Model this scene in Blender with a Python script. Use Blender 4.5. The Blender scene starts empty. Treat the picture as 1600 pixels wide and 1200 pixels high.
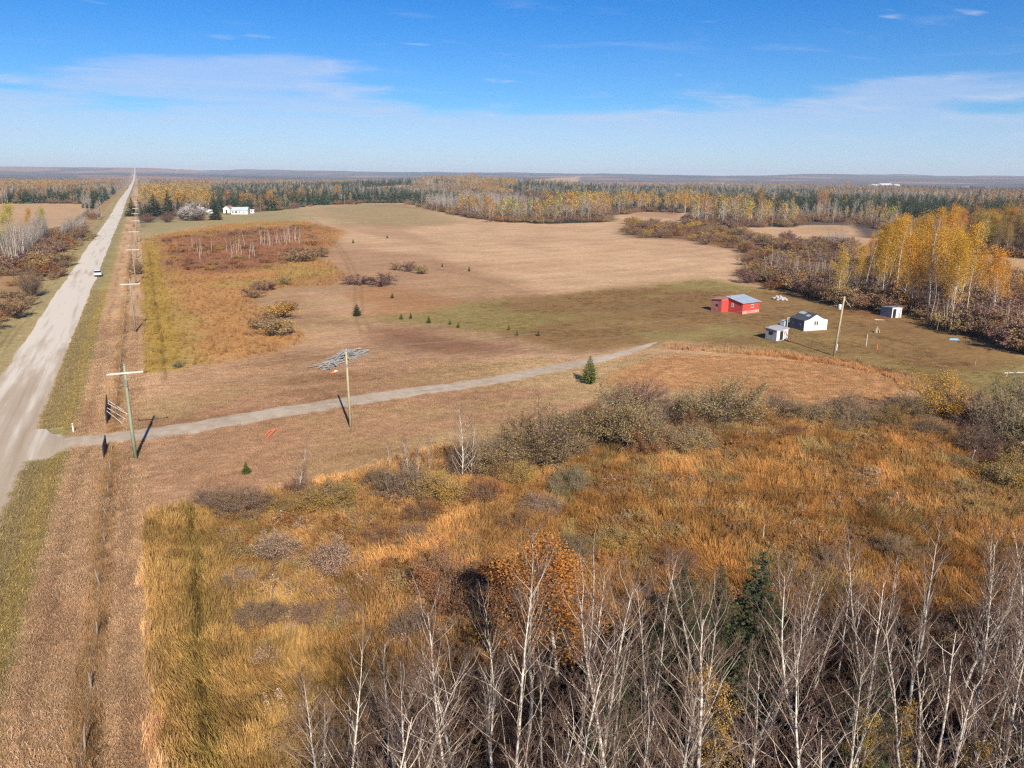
import bpy, math, random
import numpy as np
from mathutils import Vector, Matrix

# ------------------------------------------------------------------ camera, world, sun
F_PX, PITCH, ROLL, YAW, CAM_H = 1200.0, 15.1, 0.47, 25.3, 26.0
SUN_EL, SHADOW_AZ = 33.0, 7.5        # shadows run 7.5 deg clockwise of the road's direction (+Y)
SC = bpy.context.scene
COL = SC.collection

def cam_basis():
    p, r, w = map(math.radians, (PITCH, ROLL, YAW))
    f = np.array([math.sin(w)*math.cos(p), math.cos(w)*math.cos(p), -math.sin(p)])
    R = np.array([math.cos(w), -math.sin(w), 0.0])
    U = np.array([math.sin(w)*math.sin(p), math.cos(w)*math.sin(p), math.cos(p)])
    c, s = math.cos(r), math.sin(r)
    return f, R*c+U*s, -R*s+U*c
CF, CR, CU = cam_basis()
cam = bpy.data.cameras.new('camera')
camo = bpy.data.objects.new('camera', cam); COL.objects.link(camo)
cam.sensor_fit = 'HORIZONTAL'; cam.sensor_width = 36.0; cam.lens = 36.0*F_PX/1600.0
cam.clip_start = 0.5; cam.clip_end = 40000.0
m = Matrix.Identity(4)
for i in range(3):
    m[i][0] = CR[i]; m[i][1] = CU[i]; m[i][2] = -CF[i]
m[2][3] = CAM_H
camo.matrix_world = m
SC.camera = camo

world = bpy.data.worlds.new('World'); SC.world = world; world.use_nodes = True
wt = world.node_tree; wt.nodes.clear()
def N(t, typ, **kw):
    n = t.nodes.new(typ)
    for k, v in kw.items(): setattr(n, k, v)
    return n
wo = N(wt, 'ShaderNodeOutputWorld'); wb = N(wt, 'ShaderNodeBackground'); wb.inputs[1].default_value = 0.074
sky = N(wt, 'ShaderNodeTexSky'); sky.sky_type = 'NISHITA'; sky.sun_disc = False
sky.sun_elevation = math.radians(SUN_EL); sky.sun_rotation = math.radians(180+SHADOW_AZ)
sky.altitude = 700; sky.air_density = 1.0; sky.dust_density = 0.25; sky.ozone_density = 3.5
tc = N(wt, 'ShaderNodeTexCoord'); sep = N(wt, 'ShaderNodeSeparateXYZ')
wt.links.new(tc.outputs['Generated'], sep.inputs[0])
def wm(op, a, b=None, c=None, clamp=False):
    n = N(wt, 'ShaderNodeMath', operation=op, use_clamp=clamp)
    for i, v in enumerate((a, b, c)):
        if v is None: continue
        if isinstance(v, (int, float)): n.inputs[i].default_value = v
        else: wt.links.new(v, n.inputs[i])
    return n.outputs[0]
hs = N(wt, 'ShaderNodeHueSaturation'); hs.inputs['Saturation'].default_value = 1.25; hs.inputs['Value'].default_value = 1.0
wt.links.new(sky.outputs[0], hs.inputs['Color'])
# the sky deepens with elevation and stays deep above
el = sep.outputs['Z']
tint = N(wt, 'ShaderNodeValToRGB'); tint.color_ramp.interpolation = 'EASE'
wt.links.new(el, tint.inputs[0]); te = tint.color_ramp.elements
for _ in range(3): te.new(0.5)
for e_, (p_, c_) in zip(te, ((0.0, (0.58, 0.80, 1.06)), (0.10, (0.40, 0.70, 1.0)), (0.24, (0.15, 0.64, 1.0)), (0.50, (0.30, 0.66, 0.92)), (1.0, (0.50, 0.78, 0.92)))):
    e_.position = p_; e_.color = (*c_, 1)
mul = N(wt, 'ShaderNodeMix', data_type='RGBA', blend_type='MULTIPLY'); mul.inputs[0].default_value = 1.0
wt.links.new(hs.outputs[0], mul.inputs[6]); wt.links.new(tint.outputs[0], mul.inputs[7])
# thin cirrus: noise on a flat cloud layer
den = wm('ADD', el, 0.05)
cx_ = wm('DIVIDE', sep.outputs['X'], den); cy_ = wm('DIVIDE', sep.outputs['Y'], den)
comb = N(wt, 'ShaderNodeCombineXYZ'); wt.links.new(cx_, comb.inputs[0]); wt.links.new(cy_, comb.inputs[1])
def cnoise(scale, detail, rough, sx, sy, rot, off=(0, 0, 0), dist=0.0):
    mp = N(wt, 'ShaderNodeMapping'); mp.inputs['Scale'].default_value = (sx, sy, 1); mp.inputs['Rotation'].default_value = (0, 0, math.radians(rot))
    mp.inputs['Location'].default_value = off
    wt.links.new(comb.outputs[0], mp.inputs[0])
    nz = N(wt, 'ShaderNodeTexNoise'); nz.inputs['Scale'].default_value = scale; nz.inputs['Detail'].default_value = detail
    nz.inputs['Roughness'].default_value = rough; nz.inputs['Distortion'].default_value = dist
    wt.links.new(mp.outputs[0], nz.inputs['Vector'])
    return nz.outputs['Fac']
n1 = cnoise(0.42, 5, 0.5, 1.0, 1.0, 25, (5.5, 1.7, 0), 0.3)
n2 = cnoise(1.15, 7, 0.60, 0.8, 1.5, 35, (7.3, 2.1, 0), 0.9)
n3 = cnoise(1.9, 4, 0.5, 0.7, 1.3, 64, (2.2, 4.4, 0), 0.2)
veil = N(wt, 'ShaderNodeMapRange', interpolation_type='SMOOTHSTEP')           # a thin bank low over the horizon, its top ragged
veil.inputs[1].default_value = 0.118; veil.inputs[2].default_value = 0.078
elw = wm('ADD', el, wm('ADD', wm('MULTIPLY', wm('SUBTRACT', n1, 0.5), -0.26), wm('MULTIPLY', wm('SUBTRACT', n2, 0.5), -0.05)))
wt.links.new(elw, veil.inputs[0])
wisp = N(wt, 'ShaderNodeMapRange', interpolation_type='SMOOTHSTEP'); wisp.inputs[1].default_value = 0.52; wisp.inputs[2].default_value = 0.85
wt.links.new(n2, wisp.inputs[0])
puff = N(wt, 'ShaderNodeMapRange', interpolation_type='SMOOTHSTEP'); puff.inputs[1].default_value = 0.66; puff.inputs[2].default_value = 0.76
wt.links.new(n3, puff.inputs[0])
cl = wm('ADD', wm('ADD', wm('MULTIPLY', veil.outputs[0], wm('ADD', 0.22, wm('MULTIPLY', n2, 0.55))), wm('MULTIPLY', wisp.outputs[0], 0.30)), wm('MULTIPLY', puff.outputs[0], 0.5), clamp=True)
cm = N(wt, 'ShaderNodeMix', data_type='RGBA'); cm.inputs[7].default_value = (5.0, 5.8, 7.7, 1)
wt.links.new(cl, cm.inputs[0]); wt.links.new(mul.outputs[2], cm.inputs[6])
wt.links.new(cm.outputs[2], wb.inputs[0]); wt.links.new(wb.outputs[0], wo.inputs[0])

sl = bpy.data.lights.new('sun', 'SUN'); sl.energy = 5.0; sl.angle = math.radians(0.53); sl.color = (1.0, 0.93, 0.81)
so = bpy.data.objects.new('sun', sl); COL.objects.link(so)
e, a = math.radians(SUN_EL), math.radians(SHADOW_AZ)
sdir = Vector((math.sin(a)*math.cos(e), math.cos(a)*math.cos(e), -math.sin(e)))   # the way the light travels
so.rotation_euler = sdir.to_track_quat('-Z', 'Y').to_euler()
so.location = (0, -50, 120)
SC.view_settings.view_transform = 'Standard'; SC.view_settings.look = 'None'
SC.view_settings.exposure = 0.64; SC.view_settings.gamma = 1.0; SC.view_settings.use_curve_mapping = False
SC.render.engine = 'CYCLES'
SC.cycles.max_bounces = 5; SC.cycles.diffuse_bounces = 3; SC.cycles.glossy_bounces = 1; SC.cycles.transmission_bounces = 3
SC.cycles.transparent_max_bounces = 4; SC.cycles.volume_bounces = 0; SC.cycles.use_denoising = False; SC.cycles.filter_width = 1.3
SC.cycles.use_adaptive_sampling = True; SC.cycles.adaptive_threshold = 0.01

# ------------------------------------------------------------------ measuring helpers
def G(px, py):
    """where the line of sight through a pixel of the survey photograph meets level ground"""
    d = CF + (px-800)/F_PX*CR + (600-py)/F_PX*CU
    t = CAM_H/-d[2]
    return d[0]*t, d[1]*t
def GP(pts): return [G(*p) for p in pts]
def px_per_m(x, y, z=0.0): return F_PX/float(np.dot((x, y, z-CAM_H), CF))
def height_for(x, y, ytop):
    """height of a thing standing at x, y whose top is seen on picture line ytop"""
    lo, hi = 0.0, 40.0
    for _ in range(24):
        h = (lo+hi)/2; v = np.array([x, y, h-CAM_H]); py = 600-F_PX*float(v@CU)/float(v@CF)
        if py > ytop: lo = h
        else: hi = h
    return lo

def screen_x(x, y, z=0.0):
    v = np.array([x, y, z-CAM_H]); return 800+F_PX*float(v@CR)/float(v@CF)
rng = np.random.default_rng(7)
def _hash(ix, iy, seed):
    h = (ix.astype(np.int64)*374761393 + iy.astype(np.int64)*668265263 + seed*982451653) & 0xffffffff
    h = ((h ^ (h >> 13))*1274126177) & 0xffffffff
    return ((h ^ (h >> 16)) & 0xffff)/65535.0
def vnoise(x, y, scale, seed=0):
    x = np.asarray(x, float)/scale; y = np.asarray(y, float)/scale
    ix, iy = np.floor(x), np.floor(y); fx, fy = x-ix, y-iy
    fx = fx*fx*(3-2*fx); fy = fy*fy*(3-2*fy)
    a = _hash(ix, iy, seed); b = _hash(ix+1, iy, seed); c = _hash(ix, iy+1, seed); d = _hash(ix+1, iy+1, seed)
    return (a*(1-fx)+b*fx)*(1-fy)+(c*(1-fx)+d*fx)*fy
def fbm(x, y, scale, seed=0, octv=4, rough=0.55):
    s = 0; w = 1; t = 0
    for o in range(octv):
        s = s+w*vnoise(x, y, scale/(2**o), seed+o*17); t += w; w *= rough
    return s/t
def sstep(a, b, x):
    t = np.clip((np.asarray(x, float)-a)/(b-a), 0, 1); return t*t*(3-2*t)
def poly_sdf(x, y, poly):
    """signed distance to a polygon, positive inside"""
    x = np.asarray(x, float); y = np.asarray(y, float)
    d = np.full(x.shape, 1e18); ins = np.zeros(x.shape, bool); n = len(poly)
    for i in range(n):
        ax, ay = poly[i]; bx, by = poly[(i+1) % n]
        ex, ey = bx-ax, by-ay; wx, wy = x-ax, y-ay
        t = np.clip((wx*ex+wy*ey)/(ex*ex+ey*ey+1e-12), 0, 1)
        d = np.minimum(d, (wx-ex*t)**2+(wy-ey*t)**2)
        c = ((ay <= y) & (by > y)) | ((by <= y) & (ay > y))
        with np.errstate(divide='ignore', invalid='ignore'):
            xi = ax+(y-ay)/(by-ay+1e-30)*ex
        ins ^= c & (x < xi)
    return np.where(ins, 1, -1)*np.sqrt(d)
def lin(c):
    c = np.array(c, float)/255.0
    return np.where(c <= 0.04045, c/12.92, ((c+0.055)/1.055)**2.4)
def alb(r, g, b, k=0.80): return lin((r, g, b))*k

# ------------------------------------------------------------------ the lie of the land
KNOLL = G(722, 299)
ROAD_X0, ROAD_X1 = -19.1, -12.4
def _land(x, y):
    x = np.asarray(x, float); y = np.asarray(y, float)
    r = np.hypot(x, y)
    roll = sstep(260, 900, r)*(fbm(x, y, 520, 11, 3)-0.5)*6.0
    az = np.arctan2(x, y)
    hills = sstep(2600, 4600, r)*9*(0.4+fbm(x, y, 1300, 29, 3))+sstep(3400, 7800, r)*(4+84*fbm(x, y, 1500, 23, 4)+10*np.cos((az+0.42)*3.0))+sstep(4600, 7600, r)*30*(fbm(x, y, 800, 33, 3)-0.35)
    kx, ky = KNOLL
    knoll = 13*np.exp(-(((x-kx)/260)**2+((y-ky)/200)**2))
    return roll+hills+knoll
def land(x, y):
    """the road keeps one level across its width"""
    x = np.asarray(x, float); y = np.asarray(y, float)
    w = sstep(22, 150, np.abs(x+15.8))
    return _land(np.full(x.shape, -15.8)+0*y, y)*(1-w)+_land(x, y)*w

# zones of the ground, outlines surveyed from the photograph
MEADOW = GP([(213,812),(330,803),(450,775),(560,750),(620,728),(700,705),(770,720),(830,705),(900,675),(960,652),(1040,650),(1190,646),(1380,652),(1440,664),(1540,685),(1620,715),(1900,760),(2100,1350),(1500,2300),(700,2300),(250,1350)])
STAND = GP([(430,1300),(560,1180),(700,1095),(850,1040),(1000,1012),(1200,995),(1400,980),(1600,965),(1800,960),(2600,1900),(1500,2600),(700,2600)])
WEEDY = GP([(553,458),(590,448),(640,456),(700,468),(748,478),(700,488),(640,492),(575,492)])
DRIVE_PX = [(40,697),(110,693),(170,686),(235,677),(300,668),(365,657),(430,645),(485,637),(540,628),(595,620),(650,611),(700,605),(750,598),(800,589),(850,578),(895,570),(930,562),(965,554),(990,547),(1010,540),(1028,533)]
DRIVE = GP(DRIVE_PX)
ORANGE = GP([(222,372),(330,352),(400,345),(480,345),(540,362),(520,385),(500,400),(540,430),(520,445),(440,450),(390,470),(440,500),(480,530),(430,552),(330,570),(222,585)])
PURPLE = GP([(258,372),(330,362),(480,352),(500,385),(430,420),(330,428),(265,415)])
LAWN = GP([(210,350),(260,338),(330,333),(400,330),(470,322),(490,345),(400,346),(300,356),(215,378)])
GREENHILL = GP([(478,324),(560,318),(640,318),(700,336),(725,346),(640,354),(540,351),(500,340)])
YARD = GP([(560,492),(640,494),(720,474),(800,466),(900,458),(1000,446),(1100,434),(1200,450),(1290,462),(1400,482),(1560,515),(1620,570),(1600,640),(1500,610),(1420,590),(1330,566),(1200,550),(1040,538),(960,545),(900,552),(860,546),(760,520),(640,506)])
SOIL = GP([(560,505),(640,508),(760,530),(840,548),(760,560),(640,556),(570,540)])
OVAL = GP([(930,600),(1000,566),(1060,555),(1200,551),(1320,566),(1400,588),(1418,606),(1390,625),(1300,632),(1200,626),(1080,612),(1000,610)])
FIELD = GP([(215,356),(480,321),(560,317),(640,317),(700,333),(745,342),(860,350),(960,346),(962,336),(1000,331),(1075,333),(1085,352),(1240,356),(1330,352),(1345,372),
            (1560,385),(1800,400),(2400,700),(2400,1400),(-2,1400)])
LEFTFIELD = GP([(-200,319),(150,319),(98,352),(60,360),(-200,362)])
TRACKS = [GP(q) for q in ([(410,326),(480,336),(505,352),(522,375),(545,410),(560,450),(560,490),(572,520)], [(1028,533),(1060,520),(1100,505),(1150,500),(1190,505)], [(680,420),(760,436),(830,460),(900,466)],
          [(612,492),(700,508),(800,522),(880,536),(940,550)], [(470,600),(560,585),(680,580),(800,570)], [(1430,520),(1500,545),(1580,570)])]
FARFIELDS = [GP(q) for q in ([(930,288.5),(1130,287.5),(1140,291.5),(940,292.5)], [(835,284),(905,283),(905,285.6),(840,286.5)], [(560,300),(640,299),(650,304),(570,305)],
             [(1500,404),(1700,400),(1700,440),(1530,425)], [(1245,352),(1330,352),(1320,372),(1245,362)], [(1180,327),(1240,325),(1240,329),(1180,331)],
             [(300,283),(420,284),(420,286),(300,285)])]
SCRUBR = GP([(980,346),(1140,352),(1180,370),(1330,380),(1330,440),(1440,530),(1380,505),(1290,470),(1150,440),(1170,410),(1150,392),(1060,374),(970,372)])
LEFTSCRUB = GP([(-150,500),(-150,425),(60,418),(90,385),(150,368),(120,400),(95,430),(75,465),(20,500),(-40,540)])

def zone_color(x, y):
    x = np.asarray(x, float); y = np.asarray(y, float)
    r = np.hypot(x, y)
    ppx = 1.0+r*0.012                                   # edges feather more where the survey is coarser
    wob = (fbm(x, y, 14, 71, 4)-0.5)*2
    wobn = (fbm(x, y, 3.0, 77, 3)-0.5)*2
    C = np.zeros(x.shape+(3,))
    big = fbm(x, y, 60, 3, 5)[..., None]; mid = fbm(x, y, 9, 5, 4)[..., None]
    far = fbm(x, y, 420, 41, 5)[..., None]; far2 = fbm(x, y*0.5, 190, 47, 4)[..., None]
    def mixc(base, colr, w):
        return base*(1-w[..., None])+colr*w[..., None]
    # wooded country far off: floor seen between the trees
    C[:] = alb(112, 90, 80)
    C = C*(0.7+0.6*far2)
    C = mixc(C, alb(96, 96, 70), sstep(0.5, 0.62, far[..., 0]))
    C = mixc(C, alb(165, 130, 104), sstep(0.60, 0.68, far2[..., 0])*sstep(1400, 2200, r))
    hz = fbm(x, y*0.8, 700, 51, 5)
    C = mixc(C, alb(92, 84, 90), sstep(1800, 3600, r)*0.85)  # bluer grey farther out: distance haze put into the ground colour
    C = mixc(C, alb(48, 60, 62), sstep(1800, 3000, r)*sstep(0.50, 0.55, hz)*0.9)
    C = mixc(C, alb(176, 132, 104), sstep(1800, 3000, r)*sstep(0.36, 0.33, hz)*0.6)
    def paint(poly, c, feather, wobble, seed=0, amount=1.0):
        nonlocal C
        if not isinstance(c, np.ndarray) or c.ndim == 1: c = np.array(c)[None]
        s = poly_sdf(x, y, poly)+wob*wobble*ppx*0.8+wobn*wobble*0.5
        C = mixc(C, c, sstep(-feather*ppx, feather*ppx, s)*amount)
    tan = alb(208, 169, 130)*(0.84+0.32*mid); tan2 = alb(198, 157, 120)*(0.82+0.36*mid)
    fieldc = tan*(1-sstep(0.42, 0.62, big))+tan2*sstep(0.42, 0.62, big)
    paint(FIELD, fieldc, 0.6, 0.6)
    # mowing lanes and old furrows that run across the field
    near_ = sstep(230, 150, r); lane = np.sin((y*0.95-x*0.25+3*fbm(x, y, 22, 191, 3))*1.35)
    ft = sstep(0.0, 3.0, poly_sdf(x, y, FIELD))*near_
    C = C*(1+ft*0.06*lane*sstep(0.4, 0.6, fbm(x, y, 30, 197, 2)))[..., None]
    C = mixc(C, alb(196, 168, 118), ft*sstep(0.52, 0.62, fbm(x*0.6, y*1.6, 12, 199, 5))*0.6)
    C = mixc(C, alb(158, 118, 86), ft*sstep(0.53, 0.64, fbm(x*0.5, y*1.5, 10, 211, 5))*0.55)
    ln = np.sin((y*0.9-x*0.28+6*fbm(x, y, 40, 91, 3))*0.62)*sstep(95, 160, r)*sstep(700, 350, r)
    C = C*(1+0.035*ln)[..., None]
    for q in FARFIELDS+[LEFTFIELD]: paint(q, alb(196, 158, 118)*(0.85+0.3*mid), 0.3, 0.3)
    paint(WEEDY, alb(182, 132, 88)*(0.75+0.5*mid), 1.2, 2.0, amount=0.8)
    for tr_ in TRACKS:
        dd = np.full(x.shape, 1e9)
        for (ax, ay), (bx, by) in zip(tr_[:-1], tr_[1:]):
            ex, ey = bx-ax, by-ay; tt_ = np.clip(((x-ax)*ex+(y-ay)*ey)/(ex*ex+ey*ey), 0, 1); dd = np.minimum(dd, np.hypot(x-ax-ex*tt_, y-ay-ey*tt_))
        C = mixc(C, C*0.78, sstep(1.0, 0.3, (np.abs(dd-0.8)+wobn*0.15)/(0.30+r*0.0014)))
    paint(GREENHILL, alb(172, 146, 104)*(0.9+0.2*mid), 3.0, 1.5)
    dry = fbm(x, y*0.35, 70, 9, 4)
    s = poly_sdf(x, y, FIELD)
    C = mixc(C, alb(150, 108, 74)*(0.85+0.3*mid), (sstep(0.56, 0.68, dry)*sstep(2, 12, s)*0.38))
    paint(LAWN, alb(168, 150, 104)*(0.9+0.2*mid), 2.0, 1.0)
    yc = alb(152, 131, 80); yb = alb(146, 113, 72); wy = sstep(0.44, 0.60, fbm(x, y, 26, 13, 4))[..., None]
    paint(YARD, (yc*(1-wy)+yb*wy)*(0.85+0.3*mid), 1.8, 1.6)
    paint(SOIL, alb(140, 98, 72)*(0.75+0.5*mid), 2.2, 2.5, amount=0.85)
    oc = alb(200, 152, 104)*(0.88+0.24*mid)
    sd = poly_sdf(x, y, OVAL)
    oc = oc*(1+0.07*np.sin(sd*2.4+wobn*1.5))[..., None]
    paint(OVAL, oc, 0.5, 0.4)
    m1 = fbm(x, y, 18, 33, 4)
    og = alb(184, 138, 88)*(0.78+0.44*mid); gold = alb(180, 146, 86)
    og = og*(1-sstep(0.54, 0.68, m1)[..., None])+(gold*(0.9+0.2*mid))*sstep(0.54, 0.68, m1)[..., None]
    wl = sstep(9, 1, x+wob*3)[..., None]
    og = og*(1-wl)+gold*(0.85+0.3*mid)*wl
    paint(ORANGE, og, 1.0, 0.8)
    paint(PURPLE, alb(156, 108, 82)*(0.7+0.6*mid), 2.5, 2.5, amount=0.85)
    paint(SCRUBR, alb(128, 92, 62)*(0.7+0.6*mid), 1.4, 1.6)
    paint(LEFTSCRUB, alb(150, 116, 84)*(0.7+0.6*mid), 1.6, 1.2)
    # verges along the road (bands parallel to the road)
    inlane = (y > -400)
    def band(x0, x1, c, f=0.5, amount=1.0):
        nonlocal C
        xx = x+wob*0.5+wobn*0.35
        w = sstep(x0-f, x0+f, xx)*(1-sstep(x1-f, x1+f, xx))*amount*inlane
        C = mixc(C, c, w)
    nearmask = sstep(1500, 700, r)
    band(-34, -2.3, alb(200, 164, 122)*(0.85+0.3*mid), 0.25, nearmask)
    band(-9.3, -2.3, alb(206, 166, 124)*(0.78+0.44*mid), 0.3)
    band(-9.3, -2.3, alb(176, 134, 98)+0*mid, 0.3, 0.5*sstep(0.5, 0.62, fbm(x*2.2, y*0.5, 6, 223, 3)))
    band(-34, -24, alb(168, 134, 92)*(0.8+0.4*mid), 1.5)
    band(-24.5, -19.0, alb(172, 152, 106)*(0.85+0.3*mid), 0.6)
    gm = sstep(0.35, 0.6, fbm(x*3, y*0.5, 16, 55, 4))
    band(-12.6, -9.8, alb(158, 142, 98)*(0.85+0.3*mid), 0.5)
    band(-10.4, -8.9, alb(168, 148, 92)*(0.85+0.3*mid), 0.5)
    band(-22.6, -22.2, alb(120, 100, 62)+0*mid, 0.15, 0.7*sstep(0.35, 0.55, fbm(x, y, 20, 8)))
    band(-21.4, -21.0, alb(120, 100, 62)+0*mid, 0.15, 0.5*sstep(0.35, 0.55, fbm(x, y, 25, 18)))
    # rough strip under the fence, tracks on either side of it
    band(-5.6, -4.55, alb(170, 132, 84)*(0.7+0.6*mid), 0.3, 0.5)
    for xx in (-7.6, -3.4): band(xx-0.16, xx+0.16, alb(140, 104, 74)*(0.8+0.4*mid), 0.15, 0.6)
    band(-4.9, -4.7, alb(88, 62, 40)+0*mid, 0.14, 0.9*sstep(0.38, 0.5, fbm(x*4, y, 5, 28)))
    wm_ = sstep(-2.6, -2.2, x)*sstep(3.6, 2.8, x+wobn*0.4)*sstep(104, 108, y)*sstep(360, 300, y)
    wm_ = wm_*sstep(-0.5, 1.0, poly_sdf(x, y, ORANGE)+wobn)
    C = mixc(C, alb(178, 146, 72)*(0.85+0.3*mid), wm_*0.8)
    C = mixc(C, alb(120, 92, 48), sstep(0.35, 0.1, np.abs(x-0.6+wobn*0.3))*sstep(104, 108, y)*sstep(330, 280, y)*0.6)
    # tall grass meadow
    ms = poly_sdf(x, y, MEADOW)+wob*1.0+wobn*0.5
    mw = sstep(-0.5, 0.5, ms)*sstep(-2.5, -2.1, x)
    a1 = alb(170, 137, 86)*(0.75+0.5*mid); a2 = alb(184, 143, 92)*(0.75+0.5*mid); a3 = alb(172, 128, 76)*(0.6+0.8*mid)
    sm_ = fbm(x, y, 2.4, 43, 3)[..., None]; a2 = a2*(0.7+0.6*sm_); a3 = a3*(1-sstep(0.55, 0.7, sm_))+alb(166, 140, 92)*sstep(0.55, 0.7, sm_)
    t1 = sstep(4.5, 11, x+wob*3)[..., None]; t2 = sstep(0.38, 0.66, fbm(x, y, 7, 35, 4)*0.6+0.4*sstep(14, 34, x))[..., None]
    mc = a1*(1-t1)+(a2*(1-t2)+a3*t2)*t1
    C = mixc(C, mc*(0.62+0.33*sstep(0.4, 0.6, fbm(x, y, 1.6, 39, 3)))[..., None], mw)
    rut = np.abs(x-(0.6+0.25*np.sin(y*0.13)))
    C = mixc(C, alb(136, 126, 58), mw*sstep(0.9, 0.2, rut)*0.35)
    C = mixc(C, alb(70, 52, 34), mw*sstep(0.28, 0.08, rut)*0.8*sstep(0.4, 0.5, fbm(x, y, 6, 64)))
    # leaf litter under the stand, darkened to paint in the shade between trunks
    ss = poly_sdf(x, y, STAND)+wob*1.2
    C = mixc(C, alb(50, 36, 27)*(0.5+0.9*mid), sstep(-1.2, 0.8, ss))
    return np.clip(C, 0.005, 0.9)

# ------------------------------------------------------------------ materials
def newmat(name):
    m_ = bpy.data.materials.new(name); m_.use_nodes = True
    t = m_.node_tree; t.nodes.clear()
    o = N(t, 'ShaderNodeOutputMaterial'); return m_, t, o
def mnoise(t, coord, scale, detail=3, rough=0.55, sc=(1, 1, 1), rot=0.0, dist=0.0):
    mp = N(t, 'ShaderNodeMapping'); mp.inputs['Scale'].default_value = sc; mp.inputs['Rotation'].default_value = (0, 0, rot)
    t.links.new(coord, mp.inputs[0])
    nz = N(t, 'ShaderNodeTexNoise'); nz.inputs['Scale'].default_value = scale; nz.inputs['Detail'].default_value = detail
    nz.inputs['Roughness'].default_value = rough; nz.inputs['Distortion'].default_value = dist
    t.links.new(mp.outputs[0], nz.inputs['Vector']); return nz.outputs['Fac']
def mmath(t, op, a, b=0.0, clamp=False):
    n = N(t, 'ShaderNodeMath', operation=op, use_clamp=clamp)
    for i, v in enumerate((a, b)):
        if isinstance(v, (int, float)): n.inputs[i].default_value = v
        else: t.links.new(v, n.inputs[i])
    return n.outputs[0]
def mrange(t, v, a, b, c, d):
    n = N(t, 'ShaderNodeMapRange')
    for i, q in enumerate((a, b, c, d)): n.inputs[i+1].default_value = q
    t.links.new(v, n.inputs[0]); return n.outputs[0]
def cmul(t, col, fac):
    n = N(t, 'ShaderNodeVectorMath', operation='SCALE'); t.links.new(col, n.inputs[0]); t.links.new(fac, n.inputs['Scale']); return n.outputs[0]
def cramp(t, fac, stops):
    n = N(t, 'ShaderNodeValToRGB'); t.links.new(fac, n.inputs[0]); el_ = n.color_ramp.elements
    while len(el_) < len(stops): el_.new(0.5)
    for e_, (p, c) in zip(el_, stops): e_.position = p; e_.color = (*c, 1)
    return n.outputs[0]

def ground_material():
    m_, t, o = newmat('grassland')
    at = N(t, 'ShaderNodeAttribute'); at.attribute_name = 'cover'
    tc_ = N(t, 'ShaderNodeTexCoord').outputs['Object']
    f1 = mrange(t, mnoise(t, tc_, 0.8, 4, 0.6), 0.25, 0.75, 0.80, 1.20)
    f2 = mrange(t, mnoise(t, tc_, 5.0, 4, 0.75, (1, 0.35, 1), 0.5, 0.6), 0.3, 0.7, 0.66, 1.34)
    f3 = mrange(t, mnoise(t, tc_, 1.9, 4, 0.65, (0.25, 1.5, 1), 0.35, 0.5), 0.3, 0.7, 0.74, 1.26)
    f4 = mrange(t, mnoise(t, tc_, 0.12, 3, 0.6, (0.5, 1.6, 1), 0.4, 1.2), 0.3, 0.7, 0.90, 1.10)
    f = mmath(t, 'MULTIPLY', mmath(t, 'MULTIPLY', f1, f2), mmath(t, 'MULTIPLY', f3, f4))
    c = cmul(t, at.outputs['Color'], f)
    b = N(t, 'ShaderNodeBsdfPrincipled'); b.inputs['Roughness'].default_value = 0.95; b.inputs['Specular IOR Level'].default_value = 0.1
    t.links.new(c, b.inputs['Base Color'])
    bp = N(t, 'ShaderNodeBump'); bp.inputs['Strength'].default_value = 0.6; bp.inputs['Distance'].default_value = 0.10
    t.links.new(mnoise(t, tc_, 4.5, 4, 0.7), bp.inputs['Height']); t.links.new(bp.outputs[0], b.inputs['Normal'])
    t.links.new(b.outputs[0], o.inputs[0]); return m_
def gravel_material(name, c0, c1, c2, streaks=True, fresh=None):
    m_, t, o = newmat(name)
    tc_ = N(t, 'ShaderNodeTexCoord').outputs['Object']
    a_ = mnoise(t, tc_, 0.9, 5, 0.6, (1, 0.045, 1) if streaks else (1, 1, 1), 0, 0.3)
    b_ = mnoise(t, tc_, 0.07, 4, 0.6, (2.0, 0.5, 1))
    g_ = mnoise(t, tc_, 14, 3, 0.7)
    w = mmath(t, 'ADD', mmath(t, 'MULTIPLY', a_, 0.6), mmath(t, 'MULTIPLY', b_, 0.4))
    if fresh:                                              # newly gravelled stretch from here on
        sp_ = N(t, 'ShaderNodeSeparateXYZ'); t.links.new(tc_, sp_.inputs[0])
        yy_ = mmath(t, 'ADD', sp_.outputs['Y'], mmath(t, 'MULTIPLY', mnoise(t, tc_, 0.25, 3, 0.6, (1.5, 0.3, 1)), 60.0))
        w = mmath(t, 'ADD', w, mrange(t, yy_, fresh[0], fresh[1], -0.03, 0.16))
    c = cramp(t, w, [(0.38, c0), (0.52, c1), (0.64, c2)])
    c = cmul(t, c, mrange(t, g_, 0.2, 0.8, 0.86, 1.14))
    b = N(t, 'ShaderNodeBsdfPrincipled'); b.inputs['Roughness'].default_value = 0.9; b.inputs['Specular IOR Level'].default_value = 0.15
    t.links.new(c, b.inputs['Base Color'])
    bp = N(t, 'ShaderNodeBump'); bp.inputs['Strength'].default_value = 0.35; bp.inputs['Distance'].default_value = 0.03
    t.links.new(g_, bp.inputs['Height']); t.links.new(bp.outputs[0], b.inputs['Normal'])
    t.links.new(b.outputs[0], o.inputs[0]); return m_
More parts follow.
